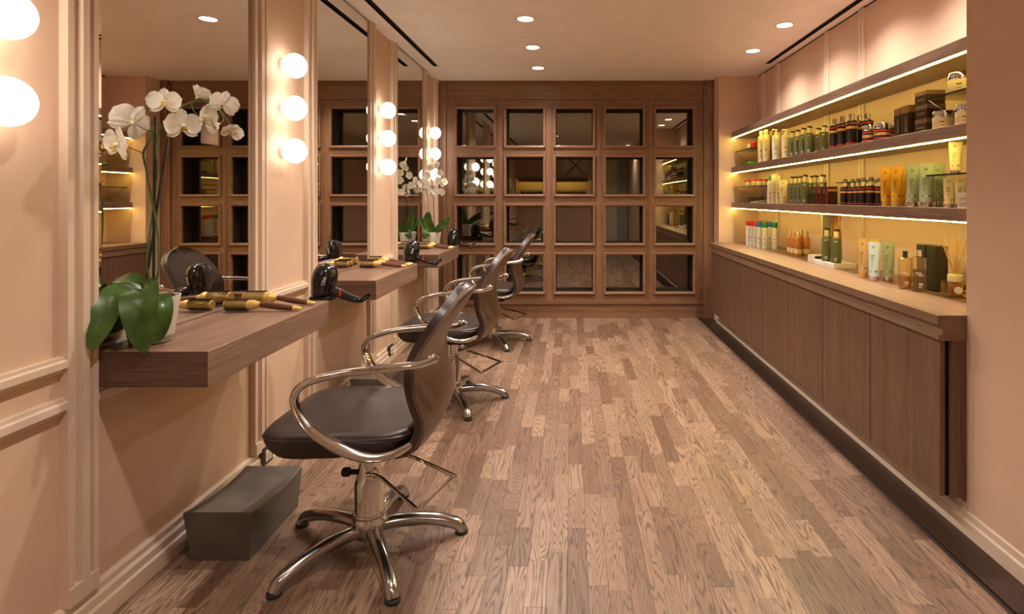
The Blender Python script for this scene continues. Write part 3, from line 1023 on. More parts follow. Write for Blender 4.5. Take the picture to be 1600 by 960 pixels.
# ------------------------------------------------------------------ orchids
def petal_mesh(L, Wd, cup, name, mats, ncol=9, nrow=12, tip=0.75):
    rows = []
    for i in range(nrow):
        f = i / (nrow - 1)
        w = Wd / 2 * max(.05, math.sqrt(max(0, 1 - (abs(f - .56) / (.56 if f < .56 else .443)) ** 2)) ** (1.15 if f < .56 else .9))
        row = []
        for k in range(ncol):
            v = -1 + 2 * k / (ncol - 1)
            yy = L * f * (1 - .06 * v * v)
            row.append((v * w, yy, cup * (v * v * .5 - f * (1.1 - f) * 1.6) * Wd + .0015 * math.sin(7 * v + 4 * f)))
        rows.append(row)
    return MB().grid(rows).mesh(name, mats, True)


pet_me = petal_mesh(.052, .064, .16, 'petal', M['petal'])
sep_me = petal_mesh(.050, .032, .18, 'sepal', M['petal'])
lip_m = MB()
lip_m.grid([[(w * v, y, z + .012 * v * v) for v in (-1, -.5, 0, .5, 1)] for w, y, z in [(.003, 0, .004), (.010, -.004, .012), (.008, -.012, .018), (.012, -.018, .013), (.003, -.026, .014)]])
lip_me = lip_m.mesh('lip', M['lip'], True)
lip_me.transform(Matrix.Scale(.75, 4))
core_me = MB().lathe([(.003, -.008), (.006, 0), (.007, .008), (.004, .016), (.001, .018)], 10).mesh('flower', M['sepal'], True)


def frame_to(dirv, roll=0.0):
    z = Vector(dirv).normalized()
    x = Vector((0, 0, 1)).cross(z)
    x = x.normalized() if x.length > 1e-4 else Vector((1, 0, 0))
    y = z.cross(x)
    m = Matrix((x, y, z)).transposed()
    return m @ Matrix.Rotation(roll, 3, 'Z')


def add_flower(parent, loc, face, size=1.0, roll=0.0, close=0.0):
    f = link('flower', core_me, parent)
    m = frame_to(face, roll)
    f.matrix_local = Matrix.Translation(loc) @ (m * 1.0).to_4x4() @ Matrix.Scale(size, 4)
    for ang in (78, -78):
        p = link('petal', pet_me, f)
        p.matrix_local = Matrix.Rotation(math.radians(-ang), 4, 'Z') @ Matrix.Rotation(close, 4, 'X') @ Matrix.Translation((0, .003, .004))
    for ang in (0, 128, -128):
        p = link('sepal', sep_me, f)
        p.matrix_local = Matrix.Rotation(math.radians(-ang), 4, 'Z') @ Matrix.Rotation(close, 4, 'X') @ Matrix.Translation((0, .003, -.002))
    link('lip', lip_me, f)
    return f


def leaf_mb(pts, wmax, nrm, fold=.25, n=12):
    P = smooth_path(pts, 4)
    N = len(P)
    rows = []
    nrm = Vector(nrm)
    for i, p in enumerate(P):
        t = (P[min(N - 1, i + 1)] - P[max(0, i - 1)]).normalized()
        s = t.cross(nrm).normalized()
        u = s.cross(t).normalized()
        f = i / (N - 1)
        w = wmax / 2 * max(.04, (math.sin(PI * (.08 + .92 * f) ** .85)) ** .6)
        rows.append([p + s * (w * v) + u * (fold * w * abs(v) ** 1.3) for v in (-1, -.66, -.33, 0, .33, .66, 1)])
    A = MB().grid(rows)
    base = len(A.v)
    B = [[q - (u_ := Vector(nrm).normalized()) * .0016 for q in r] for r in rows]
    A.grid(B)
    nv = 7
    rim = [(0, k) for k in range(nv)] + [(i, nv - 1) for i in range(1, N)] + [(N - 1, k) for k in range(nv - 2, -1, -1)] + [(i, 0) for i in range(N - 2, 0, -1)]
    for q in range(len(rim)):
        (a, b1), (c_, d_) = rim[q], rim[(q + 1) % len(rim)]
        A.f.append((a * nv + b1, c_ * nv + d_, base + c_ * nv + d_, base + a * nv + b1))
        A.m.append(0)
    return A


def rel(p, o):
    return Vector(p) - Vector(o)


O1 = Vector((-1.318, 1.725, .80))
orchid = thing('potted_orchid', 'large white flowering orchid in a frosted glass pot on the nearest floating shelf', 'plant', O1)
MB().lathe([(.050, .0), (.056, .003), (.058, .018), (.060, .022), (.078, .143), (.074, .143), (.070, .128), (.002, .126)], 32, mis=[1, 1, 1, 0, 0, 0, 0]).build('pot', [M['frost'], M['base_glass']], orchid, True)
b = MB()
rg = random.Random(3)
for i in range(46):
    a, r = rg.random() * 6.28, .060 * math.sqrt(rg.random())
    c_ = Vector((r * math.cos(a), r * math.sin(a), .130 + rg.random() * .012))
    b.lathe([(.002, -.006), (.009, -.002), (.007, .005), (.002, .008)], 5, c_, Matrix.Rotation(rg.random() * 3, 3, 'X') @ Matrix.Rotation(rg.random() * 3, 3, 'Z'))
o = b.build('bark', M['bark'], orchid)
o['kind'] = 'stuff'
o1 = lambda px, py, Y: at(px, py, Y) - O1
for pts, w, nr in [
    ([o1(224, 462, 1.70), o1(221, 455, 1.655), o1(219, 478, 1.618), o1(221, 515, 1.603), o1(226, 552, 1.598)], .098, (.35, -1, .55)),
    ([o1(240, 466, 1.70), o1(247, 464, 1.665), o1(252, 482, 1.645), o1(251, 510, 1.638), o1(247, 534, 1.636)], .060, (.8, -.7, .3)),
    ([o1(224, 460, 1.71), o1(205, 455, 1.68), o1(180, 462, 1.64), o1(165, 492, 1.605), o1(152, 525, 1.58), o1(142, 547, 1.565)], .078, (.35, -.5, 1)),
    ([o1(224, 458, 1.72), o1(210, 440, 1.73), o1(190, 438, 1.72), o1(166, 446, 1.70)], .062, (.3, -.35, 1)),
    ([o1(228, 462, 1.72), o1(212, 470, 1.70), o1(190, 500, 1.66), o1(170, 520, 1.645)], .07, (.5, -.6, .7)),
]:
    leaf_mb(pts, w, nr).build('leaf', M['leaf'], orchid, True)
MB().tube([o1(240, 458, 1.725), o1(242, 182, 1.735)], .0042, 8).build('stake', M['stake'], orchid, True)
MB().tube([o1(226, 456, 1.72), o1(236, 390, 1.72), o1(249, 300, 1.74), o1(267, 181, 1.76)], .0036, 8).build('stake', M['stake'], orchid, True)
S1 = smooth_path([o1(238, 458, 1.725), o1(248, 420, 1.72), o1(246, 360, 1.725), o1(237, 310, 1.715), o1(229, 267, 1.70), o1(224, 240, 1.675), o1(232, 222, 1.66), o1(238, 205, 1.66), o1(239, 196, 1.66)], 5)
S2 = smooth_path([o1(236, 458, 1.72), o1(230, 400, 1.72), o1(238, 340, 1.735), o1(244, 280, 1.735), o1(244, 232, 1.735), o1(248, 208, 1.735), o1(259, 188, 1.735), o1(275, 172, 1.745), o1(299, 160, 1.78), o1(320, 158, 1.81), o1(340, 170, 1.835), o1(352, 184, 1.85)], 5)
MB().tube(S1, .0032, 8).build('flower_stem', M['stem'], orchid, True)
MB().tube(S2, .0032, 8).build('flower_stem', M['stem'], orchid, True)
fl = [  # pixel, depth, facing, size, roll, closing, stalk from
    (257, 160, 1.66, (.45, -.85, .15), .86, .05, .10, (259, 188, 1.735)),
    (207, 192, 1.62, (-.75, .35, .25), 1.12, .5, .25, (238, 205, 1.66)),
    (187, 226, 1.585, (-.35, -.9, -.1), 1.02, -.3, .15, (224, 240, 1.675)),
    (284, 196, 1.67, (.8, -.5, -.15), .98, .1, .10, (259, 188, 1.735)),
    (316, 182, 1.76, (1, -.05, -.1), .88, 0, .45, (299, 160, 1.78)),
    (308, 152, 1.79, (.3, .6, .9), .80, .4, .75, (299, 160, 1.78)),
    (349, 163, 1.80, (-.25, .9, .3), .86, .3, .15, (340, 170, 1.835)),
    (341, 194, 1.82, (-.6, -.75, -.25), .80, .2, .55, (345, 176, 1.84)),
    (363, 203, 1.84, (.4, -.6, -.6), .74, -.4, .5, (352, 184, 1.85)),
]
for px, py, Y, fd, s, rl, cl, st in fl:
    p = o1(px, py, Y)
    q = o1(*st)
    fo = add_flower(orchid, p, fd, s, rl, cl)
    d = Vector(fd).normalized()
    MB().tube(smooth_path([q, (q + p) / 2 - d * .012 - Vector((0, 0, .004)), p - d * .006], 4), .0015, 6).build('flower_stalk', M['stem'], orchid, True)

# small orchid on the last shelf
O2 = Vector((-1.285, 5.09, .80))
orch2 = thing('potted_orchid', 'small white flowering orchid in a white pot on the last floating shelf', 'plant', O2)
MB().lathe([(.055, 0), (.058, .004), (.078, .138), (.074, .138), (.068, .122), (.002, .12)], 28).build('pot', M['white'], orch2, True)
o2_ = lambda px, py, Y: at(px, py, Y) - O2
for pts, w, nr in [
    ([o2_(676, 365, 5.09), o2_(668, 345, 5.07), o2_(670, 331, 5.07)], .085, (.3, -1, .2)),
    ([o2_(676, 366, 5.09), o2_(662, 350, 5.06), o2_(654, 341, 5.04)], .075, (.3, -1, .4)),
    ([o2_(678, 365, 5.09), o2_(692, 352, 5.06), o2_(704, 340, 5.03)], .08, (-.2, -1, .6)),
    ([o2_(678, 366, 5.09), o2_(690, 357, 5.02), o2_(702, 349, 4.98)], .075, (-.1, -.8, 1)),
    ([o2_(674, 366, 5.06), o2_(667, 364, 5.0), o2_(662, 374, 4.99)], .07, (.1, -1, .5)),
]:
    leaf_mb(pts, w, nr).build('leaf', M['leaf'], orch2, True)
MB().tube(smooth_path([o2_(679, 366, 5.09), o2_(678, 330, 5.09), o2_(677, 300, 5.08), o2_(674, 280, 5.06)], 3), .0035, 6).build('stake', M['stake'], orch2, True)
MB().tube(smooth_path([o2_(673, 366, 5.09), o2_(669, 320, 5.09), o2_(666, 290, 5.08)], 3), .003, 6).build('flower_stem', M['stem'], orch2, True)
r2 = random.Random(5)
sm = MB()
for ang in range(5):
    a = ang * 2 * PI / 5
    R = Matrix.Rotation(a, 3, 'Z')
    rows = []
    for i in range(6):
        f = i / 5
        w = (.021 if ang in (1, 4) else .015) * max(.08, math.sqrt(max(0, 1 - (abs(f - .55) / .56) ** 2)))
        rows.append([R @ Vector((v * w, .036 * f, .006 * f * f)) for v in (-1, 0, 1)])
    sm.grid(rows)
sm.lathe([(.003, 0), (.006, .006), (.002, .012)], 6, mi=1)
sf = sm.mesh('flower', [M['petal'], M['lip']], True)
for px, py in [(676, 252), (683, 258), (688, 270), (685, 282), (677, 292), (690, 287), (694, 284), (668, 290), (662, 296), (672, 262), (668, 274), (680, 300), (674, 302), (690, 300), (655, 288), (650, 290), (663, 282)]:
    f = link('flower', sf, orch2)
    Yf = 5.05 + r2.uniform(-.05, .05)
    f.matrix_local = Matrix.Translation(o2_(px, py, Yf)) @ frame_to((r2.uniform(-.3, .9), r2.uniform(-1, -.2), r2.uniform(-.4, .3)), r2.random() * 6).to_4x4()
MB().tube(smooth_path([o2_(666, 290, 5.08), o2_(668, 270, 5.06), o2_(676, 256, 5.06), o2_(686, 266, 5.05), o2_(687, 284, 5.05)], 4), .002, 6).build('flower_stem', M['stem'], orch2, True)

# ------------------------------------------------------------------ products
PCACHE = {}


def mesh_once(key, fn):
    if key not in PCACHE:
        PCACHE[key] = fn()
    return PCACHE[key]


def Yfor(a, X, r=0.0):
    """depth at which something at X with half width r shows its left edge at pixel a"""
    return 860 * (X - 1.06 * r) / (a - 893)


def stuff_part(name, me, parent):
    o = link(name, me, parent)
    o['kind'] = 'stuff'
    return o


def label_lines(r, zs, mat='ink', ang=-2.1, w=.5):
    """small rows of print wrapped on a round bottle"""
    m = MB()
    for z, h, ww in zs:
        n = 4
        for i in range(n):
            a0, a1 = ang - w * ww + 2 * w * ww * i / n, ang - w * ww + 2 * w * ww * (i + .8) / n
            rr = r + .0004
            m.add([(rr * math.cos(a0), rr * math.sin(a0), z), (rr * math.cos(a1), rr * math.sin(a1), z), (rr * math.cos(a1), rr * math.sin(a1), z + h), (rr * math.cos(a0), rr * math.sin(a0), z + h)], [(0, 1, 2, 3)])
    return m


def bottle(kind, X, Y, z, H, r, label, cat, group, body, cap, style, rz=0.0, print_mat=None):
    """style: pump, cap, dropper, spray, band"""
    t = thing(kind, label, cat, (X, Y, z), rz, group)
    key = (kind, style, round(H, 3), round(r, 4), body, cap)
    if style == 'pump':
        hb = H * .80
        bm_ = mesh_once(key + ('b',), lambda: MB().lathe([(r * .96, 0), (r, .004), (r, hb - .006), (r * .93, hb), (r * .40, hb + .003)], 18).mesh('body', M[body], True))
        cm = mesh_once(key + ('c',), lambda: MB().lathe([(r * .42, hb), (r * .42, hb + (H - hb) * .55), (r * .20, hb + (H - hb) * .6), (r * .2, H - .008)], 12).mesh('pump', M[cap], True))
        nm = mesh_once(key + ('n',), lambda: MB().box(-r * 1.0, r * .32, -r * .22, r * .22, H - .010, H, bev=.002).mesh('nozzle', M[cap if cap != 'cream2' else 'cream']))
        link('body', bm_, t)
        link('nozzle', nm, link('pump', cm, t))
    elif style == 'darkpump':
        hb = H * .74
        bm_ = mesh_once(key + ('b',), lambda: MB().lathe([(r * .96, 0), (r, .004), (r, hb - .006), (r * .93, hb), (r * .40, hb + .003)], 18).mesh('body', M[body], True))
        cm = mesh_once(key + ('c',), lambda: MB().lathe([(r * .46, hb), (r * .46, hb + (H - hb) * .72), (r * .3, hb + (H - hb) * .74)], 12).mesh('collar', M['cream'], True))
        nm = mesh_once(key + ('n',), lambda: MB().lathe([(r * .34, hb + (H - hb) * .72), (r * .34, H)], 12).box(0, r * .75, -r * .2, r * .2, H - .016, H - .002).mesh('nozzle', M[cap]))
        link('body', bm_, t)
        link('nozzle', nm, link('collar', cm, t))
    elif style == 'cap':
        hb = H * .83
        link('body', mesh_once(key + ('b',), lambda: MB().lathe([(r * .96, 0), (r, .004), (r, hb - .008), (r * .9, hb), (r * .5, hb + .004)], 18).mesh('body', M[body], True)), t)
        link('cap', mesh_once(key + ('c',), lambda: MB().lathe([(r * .55, hb), (r * .57, hb + .002), (r * .57, H - .002), (r * .52, H)], 14).mesh('cap', M[cap], True)), t)
    elif style == 'widecap':
        hb = H * .80
        link('body', mesh_once(key + ('b',), lambda: MB().lathe([(r * .96, 0), (r, .004), (r, hb), (r * .9, hb + .001)], 18).mesh('body', M[body], True)), t)
        link('cap', mesh_once(key + ('c',), lambda: MB().lathe([(r * .99, hb + .001), (r * .99, H - .004), (r * .93, H)], 18).mesh('cap', M[cap], True)), t)
    elif style == 'band':
        hb = H * (.70 if cap == 'dark' else .80)
        prof = [(r * .96, 0), (r, .004), (r, hb * .08), (r, hb * .13), (r, hb * .66), (r, hb * .76), (r, hb * .84), (r, hb * .89), (r * .97, hb * .95), (r * .5, hb), (r * .40, hb + .004)]
        mis = [0, 0, 1, 0, 2, 0, 1, 0, 0, 0]
        link('body', mesh_once(key + ('b',), lambda: MB().lathe(prof, 18, mis=mis).mesh('body', [M[body], M['bandred'], M['goldband']], True)), t)
        if cap == 'dark':
            link('collar', mesh_once(key + ('c',), lambda: MB().lathe([(r * .45, hb), (r * .45, hb + (H - hb) * .45), (r * .36, hb + (H - hb) * .5)], 12).mesh('collar', M['cream'], True)), t)
            link('cap', mesh_once(key + ('d',), lambda: MB().lathe([(r * .40, hb + (H - hb) * .48), (r * .40, H)], 12).mesh('cap', M['greycard'], True)), t)
        else:
            link('cap', mesh_once(key + ('c',), lambda: MB().lathe([(r * .46, hb), (r * .46, H - .002), (r * .40, H)], 12).mesh('cap', M['chrome'], True)), t)
    elif style == 'spray':
        hb = H * .78
        link('body', mesh_once(key + ('b',), lambda: MB().lathe([(r * .96, 0), (r, .004), (r, .022), (r, .055), (r, hb - .02), (r * .8, hb - .004), (r * .55, hb)], 18, mis=[0, 0, 1, 0, 0, 0]).mesh('body', [M[body], M['cream']], True)), t)
        link('cap', mesh_once(key + ('c',), lambda: MB().lathe([(r * .62, hb), (r * .62, hb + .02), (r * .42, H - .004), (r * .3, H)], 14).mesh('cap', M[cap], True)), t)
    if print_mat:
        hb = H * .78
        stuff_part('print', mesh_once(key + ('p',), lambda: label_lines(r, [(hb * .80, hb * .035, .55), (hb * .16, hb * .03, .5), (hb * .10, hb * .025, .35)] if print_mat != 'ink' else
                                                                  [(hb * .45, hb * .04, .6), (hb * .28, hb * .02, .5), (hb * .22, hb * .02, .4), (hb * .86, hb * .02, .3)]).mesh('print', M[print_mat])), t)
    return t


def jar(X, Y, z, H, r, label, group, body, lid, banded=False):
    t = thing('jar', label, 'jar', (X, Y, z), 0, group)
    hb = H * (.68 if lid == 'red' else .64)
    key = ('jar', H, r, body, lid, banded)
    if banded:
        prof = [(r * .95, 0), (r, .003), (r, hb * .12), (r, hb * .24), (r, hb * .42), (r, hb * .68), (r, hb * .8), (r, hb * .92), (r * .95, hb)]
        mis = [0, 0, 1, 0, 2, 0, 1, 0]
        me = mesh_once(key + ('b',), lambda: MB().lathe(prof, 22, mis=mis).mesh('body', [M[body], M['bandred'], M['goldband']], True))
    else:
        me = mesh_once(key + ('b',), lambda: MB().lathe([(r * .95, 0), (r, .003), (r, hb), (r * .9, hb + .001)], 22).mesh('body', M[body], True))
    link('body', me, t)
    link('lid', mesh_once(key + ('l',), lambda: MB().lathe([(r * 1.0, hb + .001), (r * 1.01, hb + .003), (r * 1.0, H - .003), (r * .95, H)], 26).mesh('lid', M[lid], True)), t)
    if not banded and lid != 'red':
        stuff_part('print', mesh_once(key + ('p',), lambda: label_lines(r, [(hb * .55, hb * .12, .35), (hb * .3, hb * .05, .3)], ang=-2.3, w=.6).mesh('print', M['ink'])), t)
    return t


def tube_pack(X, Y, z, H, w, label, group, body, cap, rz, leanH=0):
    """squeeze tube standing on its cap, flat seam on top; front faces local -y"""
    t = thing('cosmetic_tube', label, 'tube', (X, Y, z), rz, group)
    key = ('tube', round(H, 3), round(w, 3), body, cap)

    def body_me():
        hc = H * .12
        rows = []
        for f in (0, .06, .25, .5, .75, .93, .97, 1.0):
            a = w / 2 * (.84 + .16 * f)
            b_ = w / 2 * .80 * (1 - f) ** .75 + .0012
            if f >= .93:
                b_ = .0013
            rows.append([(a * math.cos(q), b_ * math.sin(q), hc + (H - hc) * f) for q in [2 * PI * i / 20 for i in range(20)]])
        m = MB().grid(rows, closed_u=True)
        m.f += [tuple(range(19, -1, -1)), tuple(7 * 20 + i for i in range(20))]
        m.m += [0, 0]
        return m.mesh('body', M[body], True)

    def cap_me():
        return MB().lathe([(w * .36, 0), (w * .37, .002), (w * .37, H * .12)], 20, sy=.9).mesh('cap', M[cap], True)

    def prt():
        m = MB()
        hc = H * .12

        def quad(x0, x1, f0, f1, mi=0):
            P = []
            for x, f in ((x0, f0), (x1, f0), (x1, f1), (x0, f1)):
                a = w / 2 * (.84 + .16 * f)
                b_ = w / 2 * .80 * (1 - f) ** .75 + .0012
                xx_ = min(.98, abs(x)) * a * (1 if x > 0 else -1)
                P.append((xx_, -b_ * math.sqrt(max(0, 1 - (xx_ / a) ** 2)) - .0012, hc + (H - hc) * f))
            m.add(P, [(0, 1, 2, 3)], mi)
        for i in range(4):
            quad(-.55, [.1, .0, -.12, -.05][i], .60 - .05 * i, .615 - .05 * i)
        for x0, x1, f0, f1 in [(-.30, -.24, .80, .90), (-.22, -.12, .82, .84), (-.10, -.04, .82, .87), (-.02, .05, .83, .86), (.06, .16, .84, .85)]:
            quad(x0, x1, f0, f1)
        for i in range(8):
            a = 2 * PI * i / 8
            cx, cf = -.36 + .13 * math.cos(a), .345 + .05 * math.sin(a)
            quad(cx - .03, cx + .03, cf - .009, cf + .009)
        for i in range(7):
            quad(-.62 + i * .18, -.50 + i * .18, .135, .175, 1 if i in (1, 2, 3) else 0)
        return m.mesh('print', [M['ink'], M['whiteprint']])
    link('body', mesh_once(key + ('b',), body_me), t)
    link('cap', mesh_once(key + ('c',), cap_me), t)
    stuff_part('print', mesh_once(key + ('p',), prt), t)
    return t


def carton(name, x0, x1, y0, y1, z0, z1, label, group, mats, bandz=None, cat='box', plates=True):
    """printed carton: main colour, paler band from bandz up"""
    t = thing(name, label, cat, (x0, y0, z0), 0, group)
    X, Y, Z = x1 - x0, y1 - y0, z1 - z0
    if bandz:
        MB().box(0, X, 0, Y, 0, Z * bandz, bev=.0008).build('carton_body', M[mats[0]], t)
        MB().box(0, X, 0, Y, Z * bandz, Z, bev=.0008).build('carton_lid', M[mats[1]], t)
    else:
        MB().box(0, X, 0, Y, 0, Z, bev=.0008).build('carton_body', M[mats[0]], t)
    return t


def lettering(parent, text, size, mat, loc, rot, squash=1.0):
    cu = bpy.data.curves.new('lettering', 'FONT')
    cu.body = text
    cu.size = size
    cu.align_x = 'CENTER'
    tx = bpy.data.objects.new('lettering', cu)
    col.objects.link(tx)
    me = bpy.data.meshes.new_from_object(tx.evaluated_get(bpy.context.evaluated_depsgraph_get()))
    bpy.data.objects.remove(tx)
    me.materials.clear()
    me.materials.append(M[mat])
    o = link('lettering', me, parent, loc)
    o.rotation_euler = rot
    return o


TOWARDS = math.radians(-28)     # labels turned towards the room
# ---- glass ledges
def ledge(x0, x1, y0, y1, z, label, zshelf):
    t = thing('glass_ledge', label, 'shelf', (x0, y0, z), 0, 'small glass ledges on the product shelves')
    X, Y = x1 - x0, y1 - y0
    MB().box(0.002, X, .002, Y, 0, .008).build('glass_plate', M['glassedge'], t)
    MB().box(0, .002, 0, Y, 0, .008).box(0.002, X, 0, .002, 0, .008).build('polished_edge', M['darkedge'], t)
    for yy in (.012, Y - .012):
        MB().tube([(.004, yy, 0), (X * .9, yy, -(z - zshelf))], .0018, 6).build('wire_support', M['chrome'], t, True)
    return t


ledge(1.63, 1.868, 5.02, 5.49, 1.706, 'small glass ledge at the far end of the middle product shelf', ZM)
ledge(1.63, 1.868, 4.72, 5.49, 1.354, 'small glass ledge carrying red lidded jars on the lowest product shelf', ZL)
ledge(1.64, 1.868, 2.10, 2.545, 1.702, 'small glass ledge at the near end of the middle product shelf', ZM)
ledge(1.64, 1.868, 2.10, 2.545, 1.350, 'small glass ledge at the near end of the lowest product shelf, over cream tubes', ZL)
# narrow ledge along the back
t = thing('glass_ledge', 'narrow dark edged ledge behind the black dropper bottles', 'shelf', (1.80, 2.75, 1.352), 0, 'small glass ledges on the product shelves')
MB().box(0, .07, 0, 1.0, 0, .006).build('glass_plate', M['darkedge'], t)

# ---- middle shelf
g = 'jars on the middle product shelf'
jar(1.70, 5.26, 1.714, .055, .024, 'small cream jar on the far glass ledge of the middle shelf', g, 'cream', 'tan')
jar(1.70, 5.13, 1.714, .062, .027, 'small red jar on the far glass ledge of the middle shelf', g, 'bandred', 'red')
t = thing('tin', 'flat black tin with bright green lid on the middle product shelf', 'tin', (1.70, 5.25, ZM))
MB().lathe([(.055, 0), (.056, .003), (.056, .014), (.05, .015)], 24).build('tin_body', M['rubber'], t, True)
MB().lathe([(.057, .0151), (.057, .026), (.053, .028)], 24).build('lid', M['brightgreen'], t, True)
t2 = dup(t, (1.68, 5.10, ZM), 0, 'second flat tin with green lid, beside the tall cream bottles')
g = 'cream bottles on the middle product shelf'
for i, (a, top, st, bd, cp, X) in enumerate([(1184, 205, 'cap', 'cream', 'cream', 1.665), (1191, 203, 'cap', 'cream', 'cream', 1.665), (1200, 205, 'cap', 'olive', 'tan', 1.73),
                                          (1206, 202, 'pump', 'white', 'cream', 1.665), (1221, 202, 'pump', 'cream', 'cream', 1.665)]):
    r = .033
    Y = Yfor(a, X, r)
    z = EYE + (310 - top) * Y / 860
    lab = ['tall cream bottle with plain cap, furthest of the pair on the middle shelf', 'tall cream bottle with plain cap, nearer of the pair on the middle shelf', 'dark olive bottle squeezed between cream bottles on the middle shelf',
           'tall white pump bottle on the middle shelf', 'tall yellowish pump bottle beside the olive bottles on the middle shelf'][i]
    bottle('toiletry_bottle', X, Y, ZM, z - ZM, r, lab, 'bottle', g, bd, cp, st, print_mat='ink')
bottle('toiletry_bottle', 1.75, 4.63, ZM, .24, .03, 'slim tan bottle behind the white pump bottle on the middle shelf', 'bottle', g, 'tan', 'tan', 'cap')
g = 'olive bottles on the middle product shelf'
for i, (a, top, X) in enumerate([(1231, 205, 1.665), (1239, 203, 1.665), (1248, 200, 1.665), (1257, 197, 1.665), (1271, 200, 1.72), (1280, 196, 1.68)]):
    r = .0295
    Y = Yfor(a, X, r)
    z = EYE + (310 - top) * Y / 860
    bottle('pump_bottle', X, Y, ZM, z - ZM, r, '%s olive green bottle from the far end in the row on the middle shelf' % ORD[i], 'bottle', g, 'olive', 'darkbrown', 'darkpump', print_mat='whiteprint')
g = 'black banded bottles on the middle product shelf'
for i, (a, top, X) in enumerate([(1296, 186, 1.665), (1308, 182, 1.665), (1322, 178, 1.665), (1334, 180, 1.73), (1346, 178, 1.70)]):
    r = .033
    Y = Yfor(a, X, r)
    z = EYE + (310 - top) * Y / 860
    bottle('serum_bottle', X, Y, ZM, z - ZM, r, '%s black bottle with red and gold bands from the olive bottles, middle shelf' % ORD[i], 'bottle', g, 'blackglass', 'chrome', 'band')
g = 'jars on the middle product shelf'
jar(1.66, Yfor(1348, 1.66, .034), ZM, .098, .034, 'black banded jar with silver lid in front of the last black bottle', g, 'blackglass', 'chrome', True)
jar(1.65, Yfor(1366, 1.65, .040), ZM, .088, .040, 'black banded jar with silver lid, the further of the two touching', g, 'blackglass', 'chrome', True)
jar(1.742, Yfor(1388, 1.742, .040), ZM, .088, .040, 'black banded jar with silver lid beside the tall cartons', g, 'blackglass', 'chrome', True)
g = 'dark cartons on the middle product shelf'
tc = carton('carton', 1.66, 1.74, 2.784, 2.834, ZM, ZM + .148, 'slim upright brown carton beside the black jars', g, ('darkbrown', 'bronzebox'), .76)
lettering(tc, 'NATURE', .017, 'tan', (-.0008, .021, .056), (PI / 2, PI / 2, -PI / 2))
tc = carton('carton', 1.66, 1.74, 2.712, 2.779, ZM, ZM + .152, 'wider upright brown carton touching the stacked cartons', g, ('darkbrown', 'bronzebox'), .76)
lettering(tc, 'NATURE', .019, 'tan', (-.0008, .028, .058), (PI / 2, PI / 2, -PI / 2))
for i in range(3):
    z0 = ZM + .0665 * i
    tc = carton('carton', 1.66, 1.748, 2.574 - .004 * (i == 1), 2.662 - .004 * (i == 1), z0, z0 + .066, '%s carton of the stack of three brown cartons' % ['lowest', 'middle', 'uppermost'][i], g, ('darkbrown', 'bronzebox'), .70)
    lettering(tc, 'NATURE', .014, 'tan', (-.0008, .044, .02), (PI / 2, 0, -PI / 2))
g = 'cream jars at the near end of the middle shelf'
jar(1.70, 2.405, 1.710, .088, .047, 'large cream jar with silver lid standing on the near glass ledge', g, 'cream', 'chrome')
jar(1.675, 2.478, ZM, .082, .043, 'cream jar with silver lid beside the stacked cartons', g, 'cream', 'chrome')
jar(1.768, 2.45, ZM, .080, .040, 'cream jar with silver lid tucked behind another under the glass ledge', g, 'cream', 'chrome')
jar(1.675, 2.335, ZM, .088, .04, 'cream jar with silver lid nearest the camera, half hidden by the wall', g, 'cream', 'chrome')
# ---- lowest shelf
g = 'red lidded jars on the glass ledge'
for i, (a, X) in enumerate([(1163, 1.665), (1172, 1.665), (1180, 1.665), (1189, 1.735)]):
    jar(X, Yfor(a, X, .03), 1.362, .060, .030, '%s cream jar with red lid from the far wall on the glass ledge' % ORD[i], g, 'cream', 'red')
carton('display_box', 1.64, 1.80, 5.13, 5.27, ZL, ZL + .055, 'low grey brown box under the red lidded jars', None, ('greycard',))
t = tag(MB().prism([(0, 0), (.13, 0), (.13, .028), (.01, .012)], 'Y', 0, .20).build('brochure', M['mauve']), 'stack of brochures lying beside the low box', 'brochure')
t.location = (1.65, 4.90, ZL)
g = 'cream bottles on the lowest product shelf'
for i, (a, top, st, bd, cp, X, r) in enumerate([(1198.5, 276, 'cap', 'white', 'green', 1.66, .027), (1205, 273, 'widecap', 'cream', 'cream', 1.665, .026), (1211.5, 275, 'widecap', 'cream', 'cream', 1.66, .026)]):
    Y = Yfor(a, X, r)
    bottle('toiletry_bottle', X, Y, ZL, EYE + (310 - top) * Y / 860 - ZL, r, ['white bottle with green cap on the lowest product shelf', 'tall cream bottle next to the green capped bottle', 'tall cream bottle next to the cream tube on the lowest shelf'][i], 'bottle', g, bd, cp, st, print_mat='ink')
Y = Yfor(1216, 1.66, .033)
tube_pack(1.665, Y, ZL, .185, .072, 'wide cream tube beside the tall cream bottles', g, 'cream', 'cream', TOWARDS)
bottle('toiletry_bottle', 1.74, 4.55, ZL, .15, .028, 'short cream bottle half hidden behind the olive bottles', 'bottle', g, 'cream', 'cream', 'widecap')
g = 'olive bottles on the lowest product shelf'
for i, (a, top, X, r) in enumerate([(1231, 276, 1.655, .029), (1237, 276, 1.655, .029), (1243.5, 275, 1.655, .029), (1250.5, 273, 1.655, .029), (1261, 275, 1.73, .029), (1267, 274, 1.73, .029), (1277, 273, 1.73, .031)]):
    Y = Yfor(a, X, r)
    bottle('pump_bottle', X, Y, ZL, EYE + (310 - top) * Y / 860 - ZL, r, ('%s olive green bottle from the far end, front row of the lowest shelf' % ORD[i]) if i < 4 else ('%s olive green bottle standing behind the red edged cartons' % ORD[i - 4]), 'bottle', g, 'olive', 'darkbrown', 'darkpump', print_mat='whiteprint')
g = 'red edged cartons on the lowest shelf'
